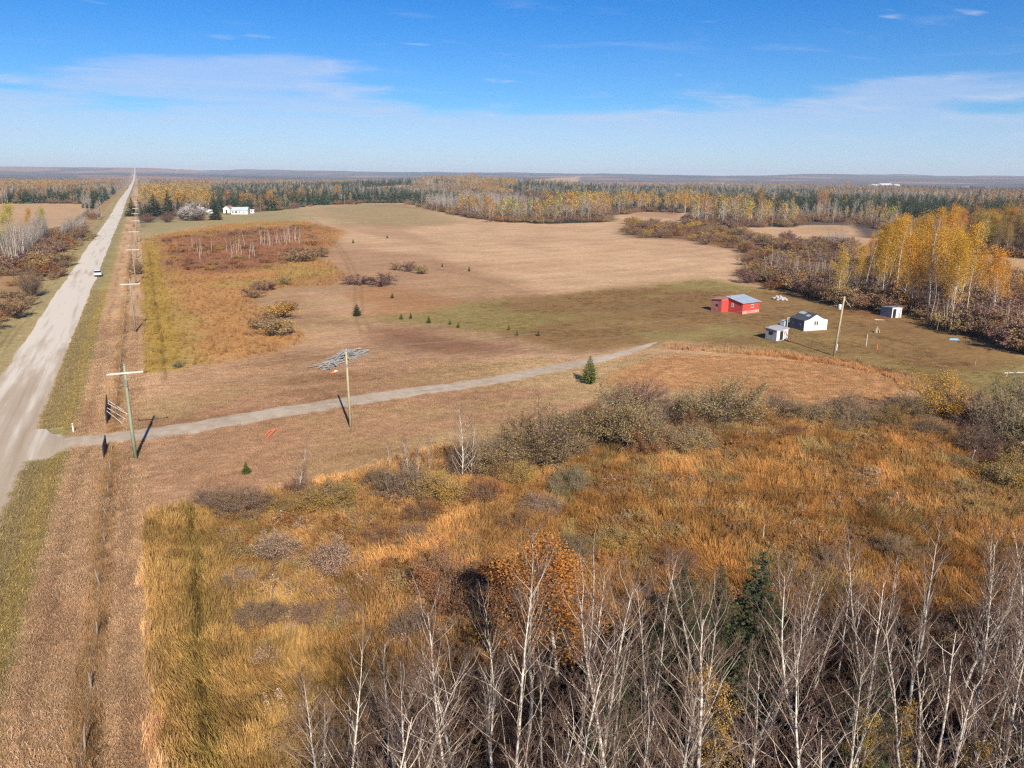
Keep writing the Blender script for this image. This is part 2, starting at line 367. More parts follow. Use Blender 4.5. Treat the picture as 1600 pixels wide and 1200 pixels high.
def leaf_material(name, cols, trans=0.3, vary=0.25):
    m_, t, o = newmat(name)
    geo = N(t, 'ShaderNodeNewGeometry'); oi = N(t, 'ShaderNodeObjectInfo')
    k = len(cols)
    c = cramp(t, geo.outputs['Random Per Island'], [(i/(k-1) if k > 1 else 0, cc) for i, cc in enumerate(cols)])
    c = cmul(t, c, mrange(t, oi.outputs['Random'], 0, 1, 1-vary, 1+vary))
    hs_ = N(t, 'ShaderNodeHueSaturation'); t.links.new(c, hs_.inputs['Color'])
    r2 = mmath(t, 'FRACT', mmath(t, 'MULTIPLY', oi.outputs['Random'], 7.31))
    t.links.new(mrange(t, r2, 0, 1, 0.489, 0.507), hs_.inputs['Hue'])
    d = N(t, 'ShaderNodeBsdfDiffuse'); tr = N(t, 'ShaderNodeBsdfTranslucent'); mx = N(t, 'ShaderNodeMixShader'); mx.inputs[0].default_value = trans
    t.links.new(hs_.outputs[0], d.inputs[0]); t.links.new(hs_.outputs[0], tr.inputs[0])
    t.links.new(d.outputs[0], mx.inputs[1]); t.links.new(tr.outputs[0], mx.inputs[2]); t.links.new(mx.outputs[0], o.inputs[0]); return m_
def grass_material(name):
    """blades take the colour of the patch of meadow they grow in"""
    m_, t, o = newmat(name)
    at = N(t, 'ShaderNodeAttribute'); at.attribute_type = 'INSTANCER'; at.attribute_name = 'tuft'
    geo = N(t, 'ShaderNodeNewGeometry')
    c = cmul(t, at.outputs['Color'], mrange(t, geo.outputs['Random Per Island'], 0, 1, 0.6, 1.5))
    d = N(t, 'ShaderNodeBsdfDiffuse'); tr = N(t, 'ShaderNodeBsdfTranslucent'); mx = N(t, 'ShaderNodeMixShader'); mx.inputs[0].default_value = 0.3
    t.links.new(c, d.inputs[0]); t.links.new(c, tr.inputs[0])
    t.links.new(d.outputs[0], mx.inputs[1]); t.links.new(tr.outputs[0], mx.inputs[2]); t.links.new(mx.outputs[0], o.inputs[0]); return m_
def bark_material(name, c_light, c_dark, scale=5.0, bands=True, thr=0.58):
    m_, t, o = newmat(name)
    tc_ = N(t, 'ShaderNodeTexCoord').outputs['Object']; oi = N(t, 'ShaderNodeObjectInfo')
    n = mnoise(t, tc_, scale, 4, 0.7, (1, 1, 2.2) if bands else (1, 1, 0.3))
    c = cramp(t, n, [(thr-0.12, c_light), (thr+0.08, c_dark)])
    c = cmul(t, c, mrange(t, oi.outputs['Random'], 0, 1, 0.75, 1.15))
    b = N(t, 'ShaderNodeBsdfPrincipled'); b.inputs['Roughness'].default_value = 0.9; b.inputs['Specular IOR Level'].default_value = 0.1
    t.links.new(c, b.inputs['Base Color']); t.links.new(b.outputs[0], o.inputs[0]); return m_
def paint_material(name, base, dirt=None, scale=1.5, rough=0.7, metal=0.0, amount=0.5, stretch=(1, 1, 0.4), spec=0.3):
    m_, t, o = newmat(name)
    tc_ = N(t, 'ShaderNodeTexCoord').outputs['Object']
    dirt = dirt if dirt is not None else tuple(np.array(base)*0.7)
    n = mnoise(t, tc_, scale, 5, 0.65, stretch)
    c = cramp(t, n, [(0.5-0.25*amount, tuple(base)), (0.5+0.35*amount+0.02, tuple(dirt))])
    b = N(t, 'ShaderNodeBsdfPrincipled'); b.inputs['Roughness'].default_value = rough; b.inputs['Metallic'].default_value = metal
    b.inputs['Specular IOR Level'].default_value = spec
    t.links.new(c, b.inputs['Base Color']); t.links.new(b.outputs[0], o.inputs[0]); return m_

M = {}
M['ground'] = ground_material()
M['road'] = gravel_material('road_gravel', (0.36, 0.27, 0.185), (0.44, 0.35, 0.26), (0.60, 0.52, 0.43), fresh=(125, 175))
M['drive'] = gravel_material('driveway_gravel', (0.35, 0.262, 0.182), (0.43, 0.338, 0.25), (0.49, 0.40, 0.305), False)
M['grass'] = grass_material('tall_grass')
M['aspen_bark'] = bark_material('aspen_bark', (0.60, 0.53, 0.45), (0.17, 0.13, 0.10), 3.5)
M['aspen_limb'] = bark_material('aspen_limb', (0.54, 0.45, 0.36), (0.28, 0.21, 0.16), 2.0, False, 0.55)
M['aspen_twig'] = bark_material('aspen_twig', (0.22, 0.142, 0.102), (0.13, 0.08, 0.06), 3, False)
M['far_bark'] = bark_material('pale_trunk', (0.40, 0.34, 0.29), (0.20, 0.16, 0.13), 1.0)
M['far_twig'] = bark_material('grey_twig', (0.235, 0.17, 0.14), (0.17, 0.115, 0.095), 1.0, False)
M['dark_bark'] = bark_material('dark_bark', (0.10, 0.075, 0.06), (0.05, 0.04, 0.03), 5, False)
M['shrub_twig'] = bark_material('shrub_twig', (0.23, 0.165, 0.125), (0.13, 0.09, 0.07), 4, False)
M['red_twig'] = bark_material('red_twig', (0.21, 0.11, 0.085), (0.13, 0.065, 0.055), 4, False)
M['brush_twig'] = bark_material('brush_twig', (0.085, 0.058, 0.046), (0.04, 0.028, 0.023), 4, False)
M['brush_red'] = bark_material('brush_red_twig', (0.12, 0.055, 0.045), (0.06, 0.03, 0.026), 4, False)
M['bleached'] = bark_material('bleached_wood', (0.62, 0.57, 0.53), (0.36, 0.31, 0.29), 2, False)
M['leaf_yellow'] = leaf_material('leaf_yellow', [(0.48, 0.245, 0.03), (0.63, 0.345, 0.045), (0.50, 0.28, 0.045), (0.68, 0.41, 0.075)], 0.3, 0.16)
M['leaf_ygreen'] = leaf_material('leaf_yellow_green', [(0.30, 0.27, 0.035), (0.50, 0.42, 0.05), (0.22, 0.24, 0.035)], 0.3)
M['leaf_orange'] = leaf_material('leaf_orange', [(0.44, 0.18, 0.045), (0.56, 0.27, 0.07), (0.32, 0.13, 0.04)], 0.3)
M['leaf_rust'] = leaf_material('leaf_rust', [(0.26, 0.11, 0.035), (0.38, 0.17, 0.055), (0.30, 0.17, 0.07), (0.18, 0.085, 0.035)], 0.2)
M['leaf_olive'] = leaf_material('leaf_olive', [(0.30, 0.205, 0.075), (0.38, 0.275, 0.12), (0.20, 0.14, 0.055), (0.48, 0.37, 0.20)], 0.2)
M['leaf_gold'] = leaf_material('leaf_gold', [(0.42, 0.25, 0.05), (0.52, 0.35, 0.09), (0.33, 0.20, 0.06)], 0.25)
M['leaf_tan'] = leaf_material('leaf_tan', [(0.50, 0.36, 0.22), (0.62, 0.47, 0.32), (0.34, 0.20, 0.12), (0.26, 0.13, 0.08)], 0.2)
M['leaf_brown'] = leaf_material('leaf_brown', [(0.25, 0.155, 0.085), (0.34, 0.22, 0.125), (0.17, 0.105, 0.06)], 0.15)
M['leaf_greygreen'] = leaf_material('leaf_grey_green', [(0.21, 0.185, 0.09), (0.29, 0.25, 0.13), (0.15, 0.135, 0.06)], 0.15)
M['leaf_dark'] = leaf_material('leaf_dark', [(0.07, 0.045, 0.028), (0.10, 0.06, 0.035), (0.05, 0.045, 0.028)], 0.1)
M['leaf_purple'] = leaf_material('leaf_purple', [(0.20, 0.12, 0.095), (0.27, 0.17, 0.13), (0.14, 0.08, 0.07)], 0.1)
M['needles'] = leaf_material('spruce_needles', [(0.040, 0.055, 0.024), (0.066, 0.086, 0.034), (0.048, 0.068, 0.036)], 0.05)
M['needles_light'] = leaf_material('young_needles', [(0.085, 0.115, 0.03), (0.15, 0.18, 0.045), (0.11, 0.135, 0.035)], 0.1)
M['far_needles'] = leaf_material('forest_needles', [(0.040, 0.062, 0.034), (0.062, 0.088, 0.044)], 0.05)

# ------------------------------------------------------------------ mesh builders
class MB:
    def __init__(s): s.v = []; s.f = []; s.mi = []; s.n = 0
    def add(s, verts, faces, mi=0):
        b = s.n; s.v.extend(map(tuple, verts)); s.f.extend([tuple(i+b for i in f) for f in faces]); s.mi.extend([mi]*len(faces)); s.n += len(verts)
    def box(s, x0, x1, y0, y1, z0, z1, mi=0):
        s.add([(x0,y0,z0),(x1,y0,z0),(x1,y1,z0),(x0,y1,z0),(x0,y0,z1),(x1,y0,z1),(x1,y1,z1),(x0,y1,z1)],
              [(0,3,2,1),(4,5,6,7),(0,1,5,4),(1,2,6,5),(2,3,7,6),(3,0,4,7)], mi)
    def tube(s, pts, rad, n=6, mi=0, cap=False):
        pts = [Vector(p) for p in pts]; k = len(pts)
        if isinstance(rad, (int, float)): rad = [rad]*k
        vs = []; fs = []
        for i, p in enumerate(pts):
            d = (pts[min(i+1, k-1)]-pts[max(i-1, 0)])
            if d.length < 1e-9: d = Vector((0, 0, 1))
            d.normalize()
            u = d.orthogonal() if abs(d.z) > 0.95 else d.cross(Vector((0, 0, 1)))
            u.normalize(); w = d.cross(u)
            for j in range(n):
                a_ = 2*math.pi*j/n
                vs.append(p+(u*math.cos(a_)+w*math.sin(a_))*rad[i])
        for i in range(k-1):
            for j in range(n):
                j2 = (j+1) % n
                fs.append((i*n+j, i*n+j2, (i+1)*n+j2, (i+1)*n+j))
        if cap and n > 2:
            fs.append(tuple(range(n-1, -1, -1))); fs.append(tuple((k-1)*n+j for j in range(n)))
        s.add(vs, fs, mi)
    def mesh(s, name, mats, smooth=False):
        me = bpy.data.meshes.new(name); me.from_pydata(s.v, [], s.f)
        for m_ in mats: me.materials.append(m_)
        if len(mats) > 1: me.polygons.foreach_set('material_index', s.mi)
        if smooth: me.polygons.foreach_set('use_smooth', [True]*len(s.f))
        me.update(); return me
    def obj(s, name, mats, parent=None, smooth=False):
        return link(name, s.mesh(name, mats if isinstance(mats, list) else [mats], smooth), parent)
def link(name, data, parent=None):
    o = bpy.data.objects.new(name, data); COL.objects.link(o)
    if parent is not None: o.parent = parent
    return o
def empty(name, loc=(0, 0, 0), rz=0.0):
    o = bpy.data.objects.new(name, None); COL.objects.link(o); o.location = loc; o.rotation_euler = (0, 0, rz); o.empty_display_size = 0.2
    return o
def tag(o, label=None, cat=None, group=None, kind=None):
    if label: o['label'] = label
    if cat: o['category'] = cat
    if group: o['group'] = group
    if kind: o['kind'] = kind
    return o
def leaf_mesh_arrays(P, size, rs, aspect=0.6, up=0.3):
    """one four-cornered leaf (or leaf clump) at each point"""
    P = np.asarray(P, float); n = len(P)
    nr = rs.normal(size=(n, 3)); nr[:, 2] = np.abs(nr[:, 2])+up; nr /= np.linalg.norm(nr, axis=1)[:, None]
    a_ = rs.normal(size=(n, 3)); u = np.cross(nr, a_); u /= np.linalg.norm(u, axis=1)[:, None]+1e-9
    w = np.cross(nr, u)
    s_ = (size*rs.uniform(0.6, 1.3, n))[:, None] if np.isscalar(size) else (size*rs.uniform(0.7, 1.2, n))[:, None]
    v = np.stack([P-u*s_*0.5, P+w*s_*aspect*0.5, P+u*s_*0.5, P-w*s_*aspect*0.5], 1).reshape(-1, 3)
    return v
def mesh_from_arrays(name, parts, mats):
    """parts: list of (verts Nx3, faces as (k per face) array F x k, material index)"""
    V = []; loops = []; starts = []; mi = []; nv = 0; nl = 0
    for v, f, q in parts:
        v = np.asarray(v, float).reshape(-1, 3); f = np.asarray(f, np.int32)
        if len(f) == 0: continue
        V.append(v); loops.append((f+nv).ravel()); k = f.shape[1]
        starts.append(np.arange(len(f))*k+nl); mi.append(np.full(len(f), q)); nv += len(v); nl += f.size
    V = np.concatenate(V); loops = np.concatenate(loops); starts = np.concatenate(starts); mi = np.concatenate(mi)
    me = bpy.data.meshes.new(name)
    me.vertices.add(len(V)); me.vertices.foreach_set('co', V.ravel())
    me.loops.add(len(loops)); me.loops.foreach_set('vertex_index', loops.astype(np.int32))
    me.polygons.add(len(starts)); me.polygons.foreach_set('loop_start', starts.astype(np.int32))
    for m_ in mats: me.materials.append(m_)
    me.polygons.foreach_set('material_index', mi.astype(np.int32))
    me.update(calc_edges=True); me.validate(); return me
def quads(n): return np.arange(n*4, dtype=np.int32).reshape(-1, 4)
def mb_arrays(mb, mi=0):
    out = []
    for k in (3, 4):
        f = [q for q in mb.f if len(q) == k]
        if f: out.append(f)
    v = np.array(mb.v) if mb.v else np.zeros((0, 3))
    return [(v, np.array(f), mi) for f in out]
# thin branches: fast, 3-sided, one straight piece each
def sticks(A, B, ra, rb, n=3):
    A = np.asarray(A, float); B = np.asarray(B, float); k = len(A)
    if k == 0: return np.zeros((0, 3)), np.zeros((0, 4), np.int32)
    ra = np.broadcast_to(ra, (k,)); rb = np.broadcast_to(rb, (k,))
    d = B-A; d /= np.linalg.norm(d, axis=1)[:, None]+1e-9
    ref = np.where(np.abs(d[:, 2:3]) > 0.9, np.array([[1.0, 0, 0]]), np.array([[0, 0, 1.0]]))
    u = np.cross(d, ref); u /= np.linalg.norm(u, axis=1)[:, None]+1e-9; w = np.cross(d, u)
    vs = []
    for P, r_ in ((A, ra), (B, rb)):
        for j in range(n):
            t_ = 2*math.pi*j/n; vs.append(P+(u*math.cos(t_)+w*math.sin(t_))*r_[:, None])
    v = np.stack(vs, 1).reshape(-1, 3)
    base = np.arange(k)[:, None]*2*n
    f = np.concatenate([base+np.array([[j, (j+1) % n, n+(j+1) % n, n+j]]) for j in range(n)], 0).astype(np.int32)
    return v, f

def grow(rs, p, d, length, r, level, out, tips, spread, curve, kids):
    """a branch as a bent chain; children leave it along its outer part"""
    segs = 4 if level == 0 else (3 if level == 1 else 2)
    p = np.array(p, float); d = np.array(d, float); q = [p]; dirs = [d]
    for i in range(segs):
        d = d+rs.normal(size=3)*0.10*(1+level*0.4)+np.array([0, 0, curve*1.5]); d /= np.linalg.norm(d)
        p = p+d*length/segs; q.append(p); dirs.append(d)
    for i in range(segs):
        ta, tb = i/segs, (i+1)/segs
        out.append((level, q[i], q[i+1], r*(1-ta*0.75), r*(1-tb*0.75)))
    if level+1 < len(kids)+1 and level < len(kids):
        nk = kids[level]
        for j in range(nk):
            t_ = rs.uniform(0.25, 1.0); i = min(int(t_*segs), segs-1); f_ = t_*segs-i
            bp = q[i]*(1-f_)+q[i+1]*f_; bd = dirs[i+1]
            ax = rs.normal(size=3); side = np.cross(bd, ax); side /= np.linalg.norm(side)+1e-9
            ang = rs.uniform(*spread)
            nd = bd*math.cos(ang)+side*math.sin(ang); nd /= np.linalg.norm(nd)
            ll = length*rs.uniform(0.32, 0.55)*(1.15-t_*0.6)
            grow(rs, bp, nd, ll, max(r*(1-t_*0.7)*0.45, 0.0035), level+1, out, tips, spread, curve, kids)
    else:
        tips.append(q[-1]); tips.append((q[-1]+q[-2])/2)

def aspen_skeleton(seed, H=12.0, r0=0.10, first=0.35, nb=26, kids=(7, 5), blen=0.24, lean=0.03, fork=0.25):
    rs = np.random.default_rng(seed)
    k = 12; pts = []; p = np.zeros(3); d = np.array([rs.normal()*lean, rs.normal()*lean, 1.0])
    for i in range(k+1):
        pts.append(p.copy()); d = d+np.array([rs.normal()*0.045, rs.normal()*0.045, 0]); d[2] = 1.0
        p = p+d/np.linalg.norm(d)*H/k
    rad = [r0*(1-i/k)**0.85+0.008 for i in range(k+1)]
    rad[0] *= 1.25
    out = []; tips = [pts[-1]]
    for j in range(nb):
        t_ = first+(1-first)*((j+rs.uniform(0, 1))/nb)**0.9; t_ = min(t_, 0.985)
        i = min(int(t_*k), k-1); f_ = t_*k-i; bp = pts[i]*(1-f_)+pts[i+1]*f_
        az = j*2.4+rs.uniform(-0.5, 0.5); up = rs.uniform(0.75, 1.35)+0.5*t_
        nd = np.array([math.cos(az), math.sin(az), up]); nd /= np.linalg.norm(nd)
        L = H*blen*(1.25-t_)**0.8*rs.uniform(0.65, 1.25)
        if rs.random() < fork*0.3: L *= 1.6
        grow(rs, bp, nd, L, max(rad[i]*0.38, 0.011), 1, out, tips, (0.35, 0.85), 0.10, (None,)+tuple(kids))
    return pts, rad, out, np.array(tips)

def aspen_parts(seed, mats, leaves=None, **kw):
    """returns (trunk mesh, crown mesh)"""
    pts, rad, out, tips = aspen_skeleton(seed, **kw)
    mb = MB(); mb.tube(pts, rad, 7)
    lim = [o for o in out if o[0] == 1 or (o[0] == 2 and o[3] > 0.0074)]; fine = [o for o in out if not (o[0] == 1 or (o[0] == 2 and o[3] > 0.0074))]
    vA = sticks([o[1] for o in lim], [o[2] for o in lim], [o[3] for o in lim], [o[4] for o in lim], 4)
    vB = sticks([o[1] for o in fine], [o[2] for o in fine], [o[3] for o in fine], [max(o[4], 0.0036) for o in fine], 3)
    trunk = mesh_from_arrays('aspen_trunk', mb_arrays(mb)+[(vA[0], vA[1], 1)], [mats[0], M['aspen_limb'] if mats[0] is M['aspen_bark'] else mats[1]])
    parts = [(vB[0], vB[1], 0)]
    mm = [mats[1]]
    if leaves:
        mat, per, size, jit = leaves
        rs = np.random.default_rng(seed+1000)
        P = np.repeat(tips, per, 0)+rs.normal(size=(len(tips)*per, 3))*jit
        lv = leaf_mesh_arrays(P, size, rs, 0.85); parts.append((lv, quads(len(P)), 1)); mm.append(mat)
    crown = mesh_from_arrays('aspen_crown', parts, mm)
    return trunk, crown

def spruce_parts(seed, H=9.0, R=2.0, levels=34, per=9, cards=9, card=0.32, needle=None, droop=0.25, skirt=0.06, trunk_mat=None, power=0.9):
    rs = np.random.default_rng(seed)
    mb = MB(); mb.tube([(0, 0, 0), (rs.normal()*0.05, rs.normal()*0.05, H*0.5), (0, 0, H*0.985)], [H*0.016, H*0.009, 0.012], 7)
    A = []; B = []; P = []; S = []
    for l in range(levels):
        t_ = (l+rs.uniform(0, 0.6))/levels; z = H*(skirt+(1-skirt)*t_)
        Rl = R*(1-t_)**power*rs.uniform(0.8, 1.15)+0.05
        n = max(4, int(per*(0.5+0.7*(1-t_))))
        for j in range(n):
            az = rs.uniform(0, 2*math.pi); L = Rl*rs.uniform(0.7, 1.15)
            a0 = np.array([0, 0, z]); end = np.array([math.cos(az)*L, math.sin(az)*L, z-L*droop*rs.uniform(0.3, 1.4)+0.12*L*(t_*3)])
            A.append(a0); B.append(end)
            nc = max(2, int(cards*L/R)+1)
            for c in range(nc):
                u_ = rs.uniform(0.18, 1.04)**0.75
                sc_ = card*(1.1-0.45*u_)*(0.55+0.6*(1-t_))
                P.append(a0+(end-a0)*u_+rs.normal(size=3)*0.05*H/9); S.append(sc_)
    sv, sf = sticks(A, B, 0.012*H/9, 0.004, 3)
    lv = leaf_mesh_arrays(np.array(P), np.array(S), rs, 0.55, 0.7)
    trunk = mesh_from_arrays('spruce_trunk', mb_arrays(mb), [trunk_mat or M['dark_bark']])
    crown = mesh_from_arrays('spruce_crown', [(sv, sf, 0), (lv, quads(len(P)), 1)], [trunk_mat or M['dark_bark'], needle or M['needles']])
    return trunk, crown

def shrub_parts(seed, stems=46, leaves=2400, lsize=0.026, top_only=0.35, twig=1.0, wild=0.10, shape=0.55):
    """unit shrub: height 1, radius about 0.5; (stems mesh, foliage mesh)"""
    rs = np.random.default_rng(seed); A = []; B = []; RA = []; RB = []; tips = []
    lob = rs.uniform(0.75, 1.15, 9)
    for s_ in range(stems):
        az = rs.uniform(0, 2*math.pi); th = math.acos(1-rs.uniform(0, 1)**0.8*0.80)     # fan from upright to leaning out
        L = lob[int(az/(2*math.pi)*9) % 9]*rs.uniform(0.8, 1.05)
        end = np.array([math.cos(az)*math.sin(th)*shape, math.sin(az)*math.sin(th)*shape, max(0.25, math.cos(th)**0.7)*0.98])*L
        st = np.array([math.cos(az), math.sin(az), 0])*rs.uniform(0, 0.10)
        p0 = st; k = 4
        for i in range(k):
            t_ = (i+1)/k; base = st+(end-st)*t_; bow = math.sin(t_*math.pi)*0.06
            p1 = base+np.array([0, 0, bow])+rs.normal(size=3)*0.015
            A.append(p0); B.append(p1); RA.append(0.0065*(1.15-i/k)*twig); RB.append(0.0065*(1.15-(i+1)/k)*twig); 
            if i >= 1:
                for q in range(6):
                    f_ = rs.uniform(0, 1); bp = p0*(1-f_)+p1*f_
                    out_ = bp*np.array([1, 1, 0.5]); out_ /= np.linalg.norm(out_)+1e-9
                    nd = out_*0.6+np.array([0, 0, 0.6])+rs.normal(size=3)*0.55; nd /= np.linalg.norm(nd)
                    e1 = bp+nd*rs.uniform(0.07, 0.19)
                    A.append(bp); B.append(e1); RA.append(0.0026*twig); RB.append(0.0013*twig); tips.append(e1); tips.append((bp+e1)/2)
            p0 = p1
    sv, sf = sticks(A, B, np.array(RA), np.array(RB), 3)
    tips = np.array(tips)
    hh = np.linalg.norm(tips*np.array([1/max(shape, .1), 1/max(shape, .1), 1.0]), axis=1)
    w = np.clip((hh-top_only)/(1-top_only), 0.03, 1)**1.2; w /= w.sum()
    patch = 0.3+vnoise(tips[:, 0]*3+9, tips[:, 2]*3+tips[:, 1]*3, 1.0, seed)*1.4; w = w*patch; w /= w.sum()
    idx = rs.choice(len(tips), leaves, p=w)
    P = tips[idx]+rs.normal(size=(leaves, 3))*0.028
    P[:, 2] = np.abs(P[:, 2])
    lv = leaf_mesh_arrays(P, lsize, rs, 0.6)
    return (mesh_from_arrays('shrub_stems', [(sv, sf, 0)], [M['shrub_twig']]),
            mesh_from_arrays('shrub_foliage', [(lv, quads(leaves), 0)], [M['leaf_olive']]))

def grass_tuft(seed, blades=42, h=1.0, spread=0.42, w=0.016, bend=0.35, heads=0.25):
    rs = np.random.default_rng(seed); V = []; Fc = []
    for b in range(blades):
        az = rs.uniform(0, 2*math.pi); r_ = rs.uniform(0, 1)**0.5*spread
        x, y = math.cos(az)*r_, math.sin(az)*r_; L = h*rs.uniform(0.55, 1.15)
        la = rs.uniform(0, 2*math.pi); be = bend*rs.uniform(0.2, 1.2)
        wa = rs.uniform(0, math.pi); ux, uy = math.cos(wa)*w/2, math.sin(wa)*w/2
        mx_, my_ = x+math.cos(la)*be*L*0.3, y+math.sin(la)*be*L*0.3
        tx, ty = x+math.cos(la)*be*L, y+math.sin(la)*be*L
        i = len(V); wt_ = 0.9 if rs.random() < heads else 0.15
        V += [(x-ux, y-uy, -0.03), (x+ux, y+uy, -0.03), (mx_+ux, my_+uy, L*0.6), (mx_-ux, my_-uy, L*0.6), (tx+ux*wt_*1.5, ty+uy*wt_*1.5, L*0.95), (tx-ux*wt_*1.5, ty-uy*wt_*1.5, L)]
        Fc += [(i, i+1, i+2, i+3), (i+3, i+2, i+4, i+5)]
    me = bpy.data.meshes.new('grass_tuft'); me.from_pydata(V, [], Fc); me.materials.append(M['grass']); return me

# ------------------------------------------------------------------ scattering of uncountable stuff
def scatter(name, P, rotz, scl, idx, protos, tint=None, label=None, cat=None, tilt=None):
    n = len(P); me = bpy.data.meshes.new(name); me.vertices.add(n); me.vertices.foreach_set('co', np.asarray(P, float).ravel())
    def attr(nm, typ, dom, arr, key):
        a_ = me.attributes.new(nm, typ, dom); a_.data.foreach_set(key, np.asarray(arr).ravel())
    r3 = np.zeros((n, 3)); r3[:, 2] = rotz
    if tilt is not None: r3[:, 0] = tilt[0]; r3[:, 1] = tilt[1]
    attr('turn', 'FLOAT_VECTOR', 'POINT', r3, 'vector')
    s3 = np.asarray(scl, float)
    if s3.ndim == 1: s3 = np.repeat(s3[:, None], 3, 1)
    attr('grow', 'FLOAT_VECTOR', 'POINT', s3, 'vector')
    attr('sort', 'INT', 'POINT', np.asarray(idx, np.int32), 'value')
    if tint is not None: attr('tuft', 'FLOAT_VECTOR', 'POINT', tint, 'vector')
    ng = bpy.data.node_groups.new(name, 'GeometryNodeTree')
    ng.interface.new_socket('Geometry', in_out='INPUT', socket_type='NodeSocketGeometry')
    ng.interface.new_socket('Geometry', in_out='OUTPUT', socket_type='NodeSocketGeometry')
    gi = ng.nodes.new('NodeGroupInput'); go = ng.nodes.new('NodeGroupOutput'); jn = ng.nodes.new('GeometryNodeJoinGeometry')
    def named(nm, dt):
        q = ng.nodes.new('GeometryNodeInputNamedAttribute'); q.data_type = dt; q.inputs[0].default_value = nm
        return [s for s in q.outputs if s.enabled][0]
    tv, gv, sv = named('turn', 'FLOAT_VECTOR'), named('grow', 'FLOAT_VECTOR'), named('sort', 'INT')
    for k, me_p in enumerate(protos):
        po = bpy.data.objects.new(me_p.name, me_p)              # only referred to by the scatter; not a thing of its own
        oi = ng.nodes.new('GeometryNodeObjectInfo'); oi.inputs[0].default_value = po; oi.transform_space = 'ORIGINAL'
        cp = ng.nodes.new('FunctionNodeCompare'); cp.data_type = 'INT'; cp.operation = 'EQUAL'
        ii = [s for s in cp.inputs if s.enabled]; ng.links.new(sv, ii[0]); ii[1].default_value = k
        ip = ng.nodes.new('GeometryNodeInstanceOnPoints')
        ng.links.new(gi.outputs[0], ip.inputs['Points']); ng.links.new(cp.outputs[0], ip.inputs['Selection'])
        ng.links.new([s for s in oi.outputs if s.name == 'Geometry'][0], ip.inputs['Instance'])
        ng.links.new(tv, ip.inputs['Rotation']); ng.links.new(gv, ip.inputs['Scale'])
        ng.links.new(ip.outputs[0], jn.inputs[0])
    ng.links.new(jn.outputs[0], go.inputs[0])
    o = link(name, me); md = o.modifiers.new('scatter', 'NODES'); md.node_group = ng
    return tag(o, label, cat, kind='stuff')

# ================================================================== THE GROUND
def build_ground():
    az0 = math.radians(YAW)
    fine = np.linspace(-0.78, 0.78, 600)
    coarse = np.linspace(0.78, 2*math.pi-0.78, 70)[1:-1]
    ang = np.concatenate([fine, coarse])+az0
    radii = [0.0]+list(np.geomspace(1.0, 25.0, 14))
    r = 25.0
    while r < 12500: r *= 1.0092; radii.append(r)
    radii = np.array(radii[1:])
    A_, R_ = np.meshgrid(ang, radii); X = np.sin(A_)*R_; Y = np.cos(A_)*R_
    Z = land(X, Y)
    ms = poly_sdf(X, Y, MEADOW); rough = sstep(1, 4, ms)*sstep(-2, 0, X)
    Z = Z+rough*(fbm(X, Y, 2.2, 61, 3)-0.5)*0.35
    Z = Z-0.10*np.exp(-((X+5.1)/0.5)**2)*sstep(400, 200, R_)*0 - 0.35*np.exp(-((X+22.5)/1.2)**2)*sstep(600, 300, R_)
    nr, na = X.shape
    V = np.stack([X, Y, Z], -1).reshape(-1, 3)
    i = np.arange(nr-1)[:, None]*na; j = np.arange(na)[None]; j2 = (j+1) % na
    Fq = np.stack([i+j, i+na+j, i+na+j2, i+j2], -1).reshape(-1, 4)
    # close the small hole under the camera
    V = np.concatenate([V, [[0, 0, float(land(0, 0))]]]); c = len(V)-1
    Ft = np.stack([np.full(na, c), np.arange(na), (np.arange(na)+1) % na], -1)
    loops = np.concatenate([Fq.ravel(), Ft.ravel()]); starts = np.concatenate([np.arange(len(Fq))*4, len(Fq)*4+np.arange(len(Ft))*3])
    me = bpy.data.meshes.new('ground'); me.vertices.add(len(V)); me.vertices.foreach_set('co', V.ravel())
    me.loops.add(len(loops)); me.loops.foreach_set('vertex_index', loops.astype(np.int32))
    me.polygons.add(len(starts)); me.polygons.foreach_set('loop_start', starts.astype(np.int32))
    me.update(calc_edges=True)
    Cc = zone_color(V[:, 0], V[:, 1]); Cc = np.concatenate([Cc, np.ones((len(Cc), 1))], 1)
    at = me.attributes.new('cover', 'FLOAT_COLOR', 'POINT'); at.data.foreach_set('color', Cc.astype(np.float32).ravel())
    me.polygons.foreach_set('use_smooth', np.ones(len(starts), bool))
    me.materials.append(M['ground'])
    return tag(link('ground', me), 'autumn grassland with mown tan fields, orange meadow and wooded country beyond', kind='structure')
build_ground()

def ribbon(name, left, right, lift, mat, nx=6, crown=0.0):
    L = np.array(left); R_ = np.array(right); n = len(L); V = []
    for i in range(n):
        for k in range(nx+1):
            t_ = k/nx; p = L[i]*(1-t_)+R_[i]*t_
            edge = 4*t_*(1-t_)
            far = math.hypot(*p); lf = lift*(0.12+0.88*min(1, edge*1.6))+crown*edge+far*0.00022*(far > 300)
            V.append((p[0], p[1], float(land(p[0], p[1]))+lf))
    Fc = [(i*(nx+1)+k, i*(nx+1)+k+1, (i+1)*(nx+1)+k+1, (i+1)*(nx+1)+k) for i in range(n-1) for k in range(nx)]
    me = bpy.data.meshes.new(name); me.from_pydata(V, [], Fc); me.materials.append(mat)
    me.polygons.foreach_set('use_smooth', [True]*len(Fc)); me.update(); return link(name, me)
ys = [-80.0]
while ys[-1] < 8200: ys.append(ys[-1]+max(0.5, (ys[-1]-60)*0.008 if ys[-1] > 60 else 0.5))
ys = np.array(ys)
jl = (fbm(ys, ys*0, 9.0, 101, 5)-0.5)*0.8; jr = (fbm(ys, ys*0, 9.0, 113, 5)-0.5)*0.8
flare = 2.6*np.exp(-((ys-84.0)/3.4)**2)+1.1*sstep(97, 88, ys)*sstep(60, 78, ys)
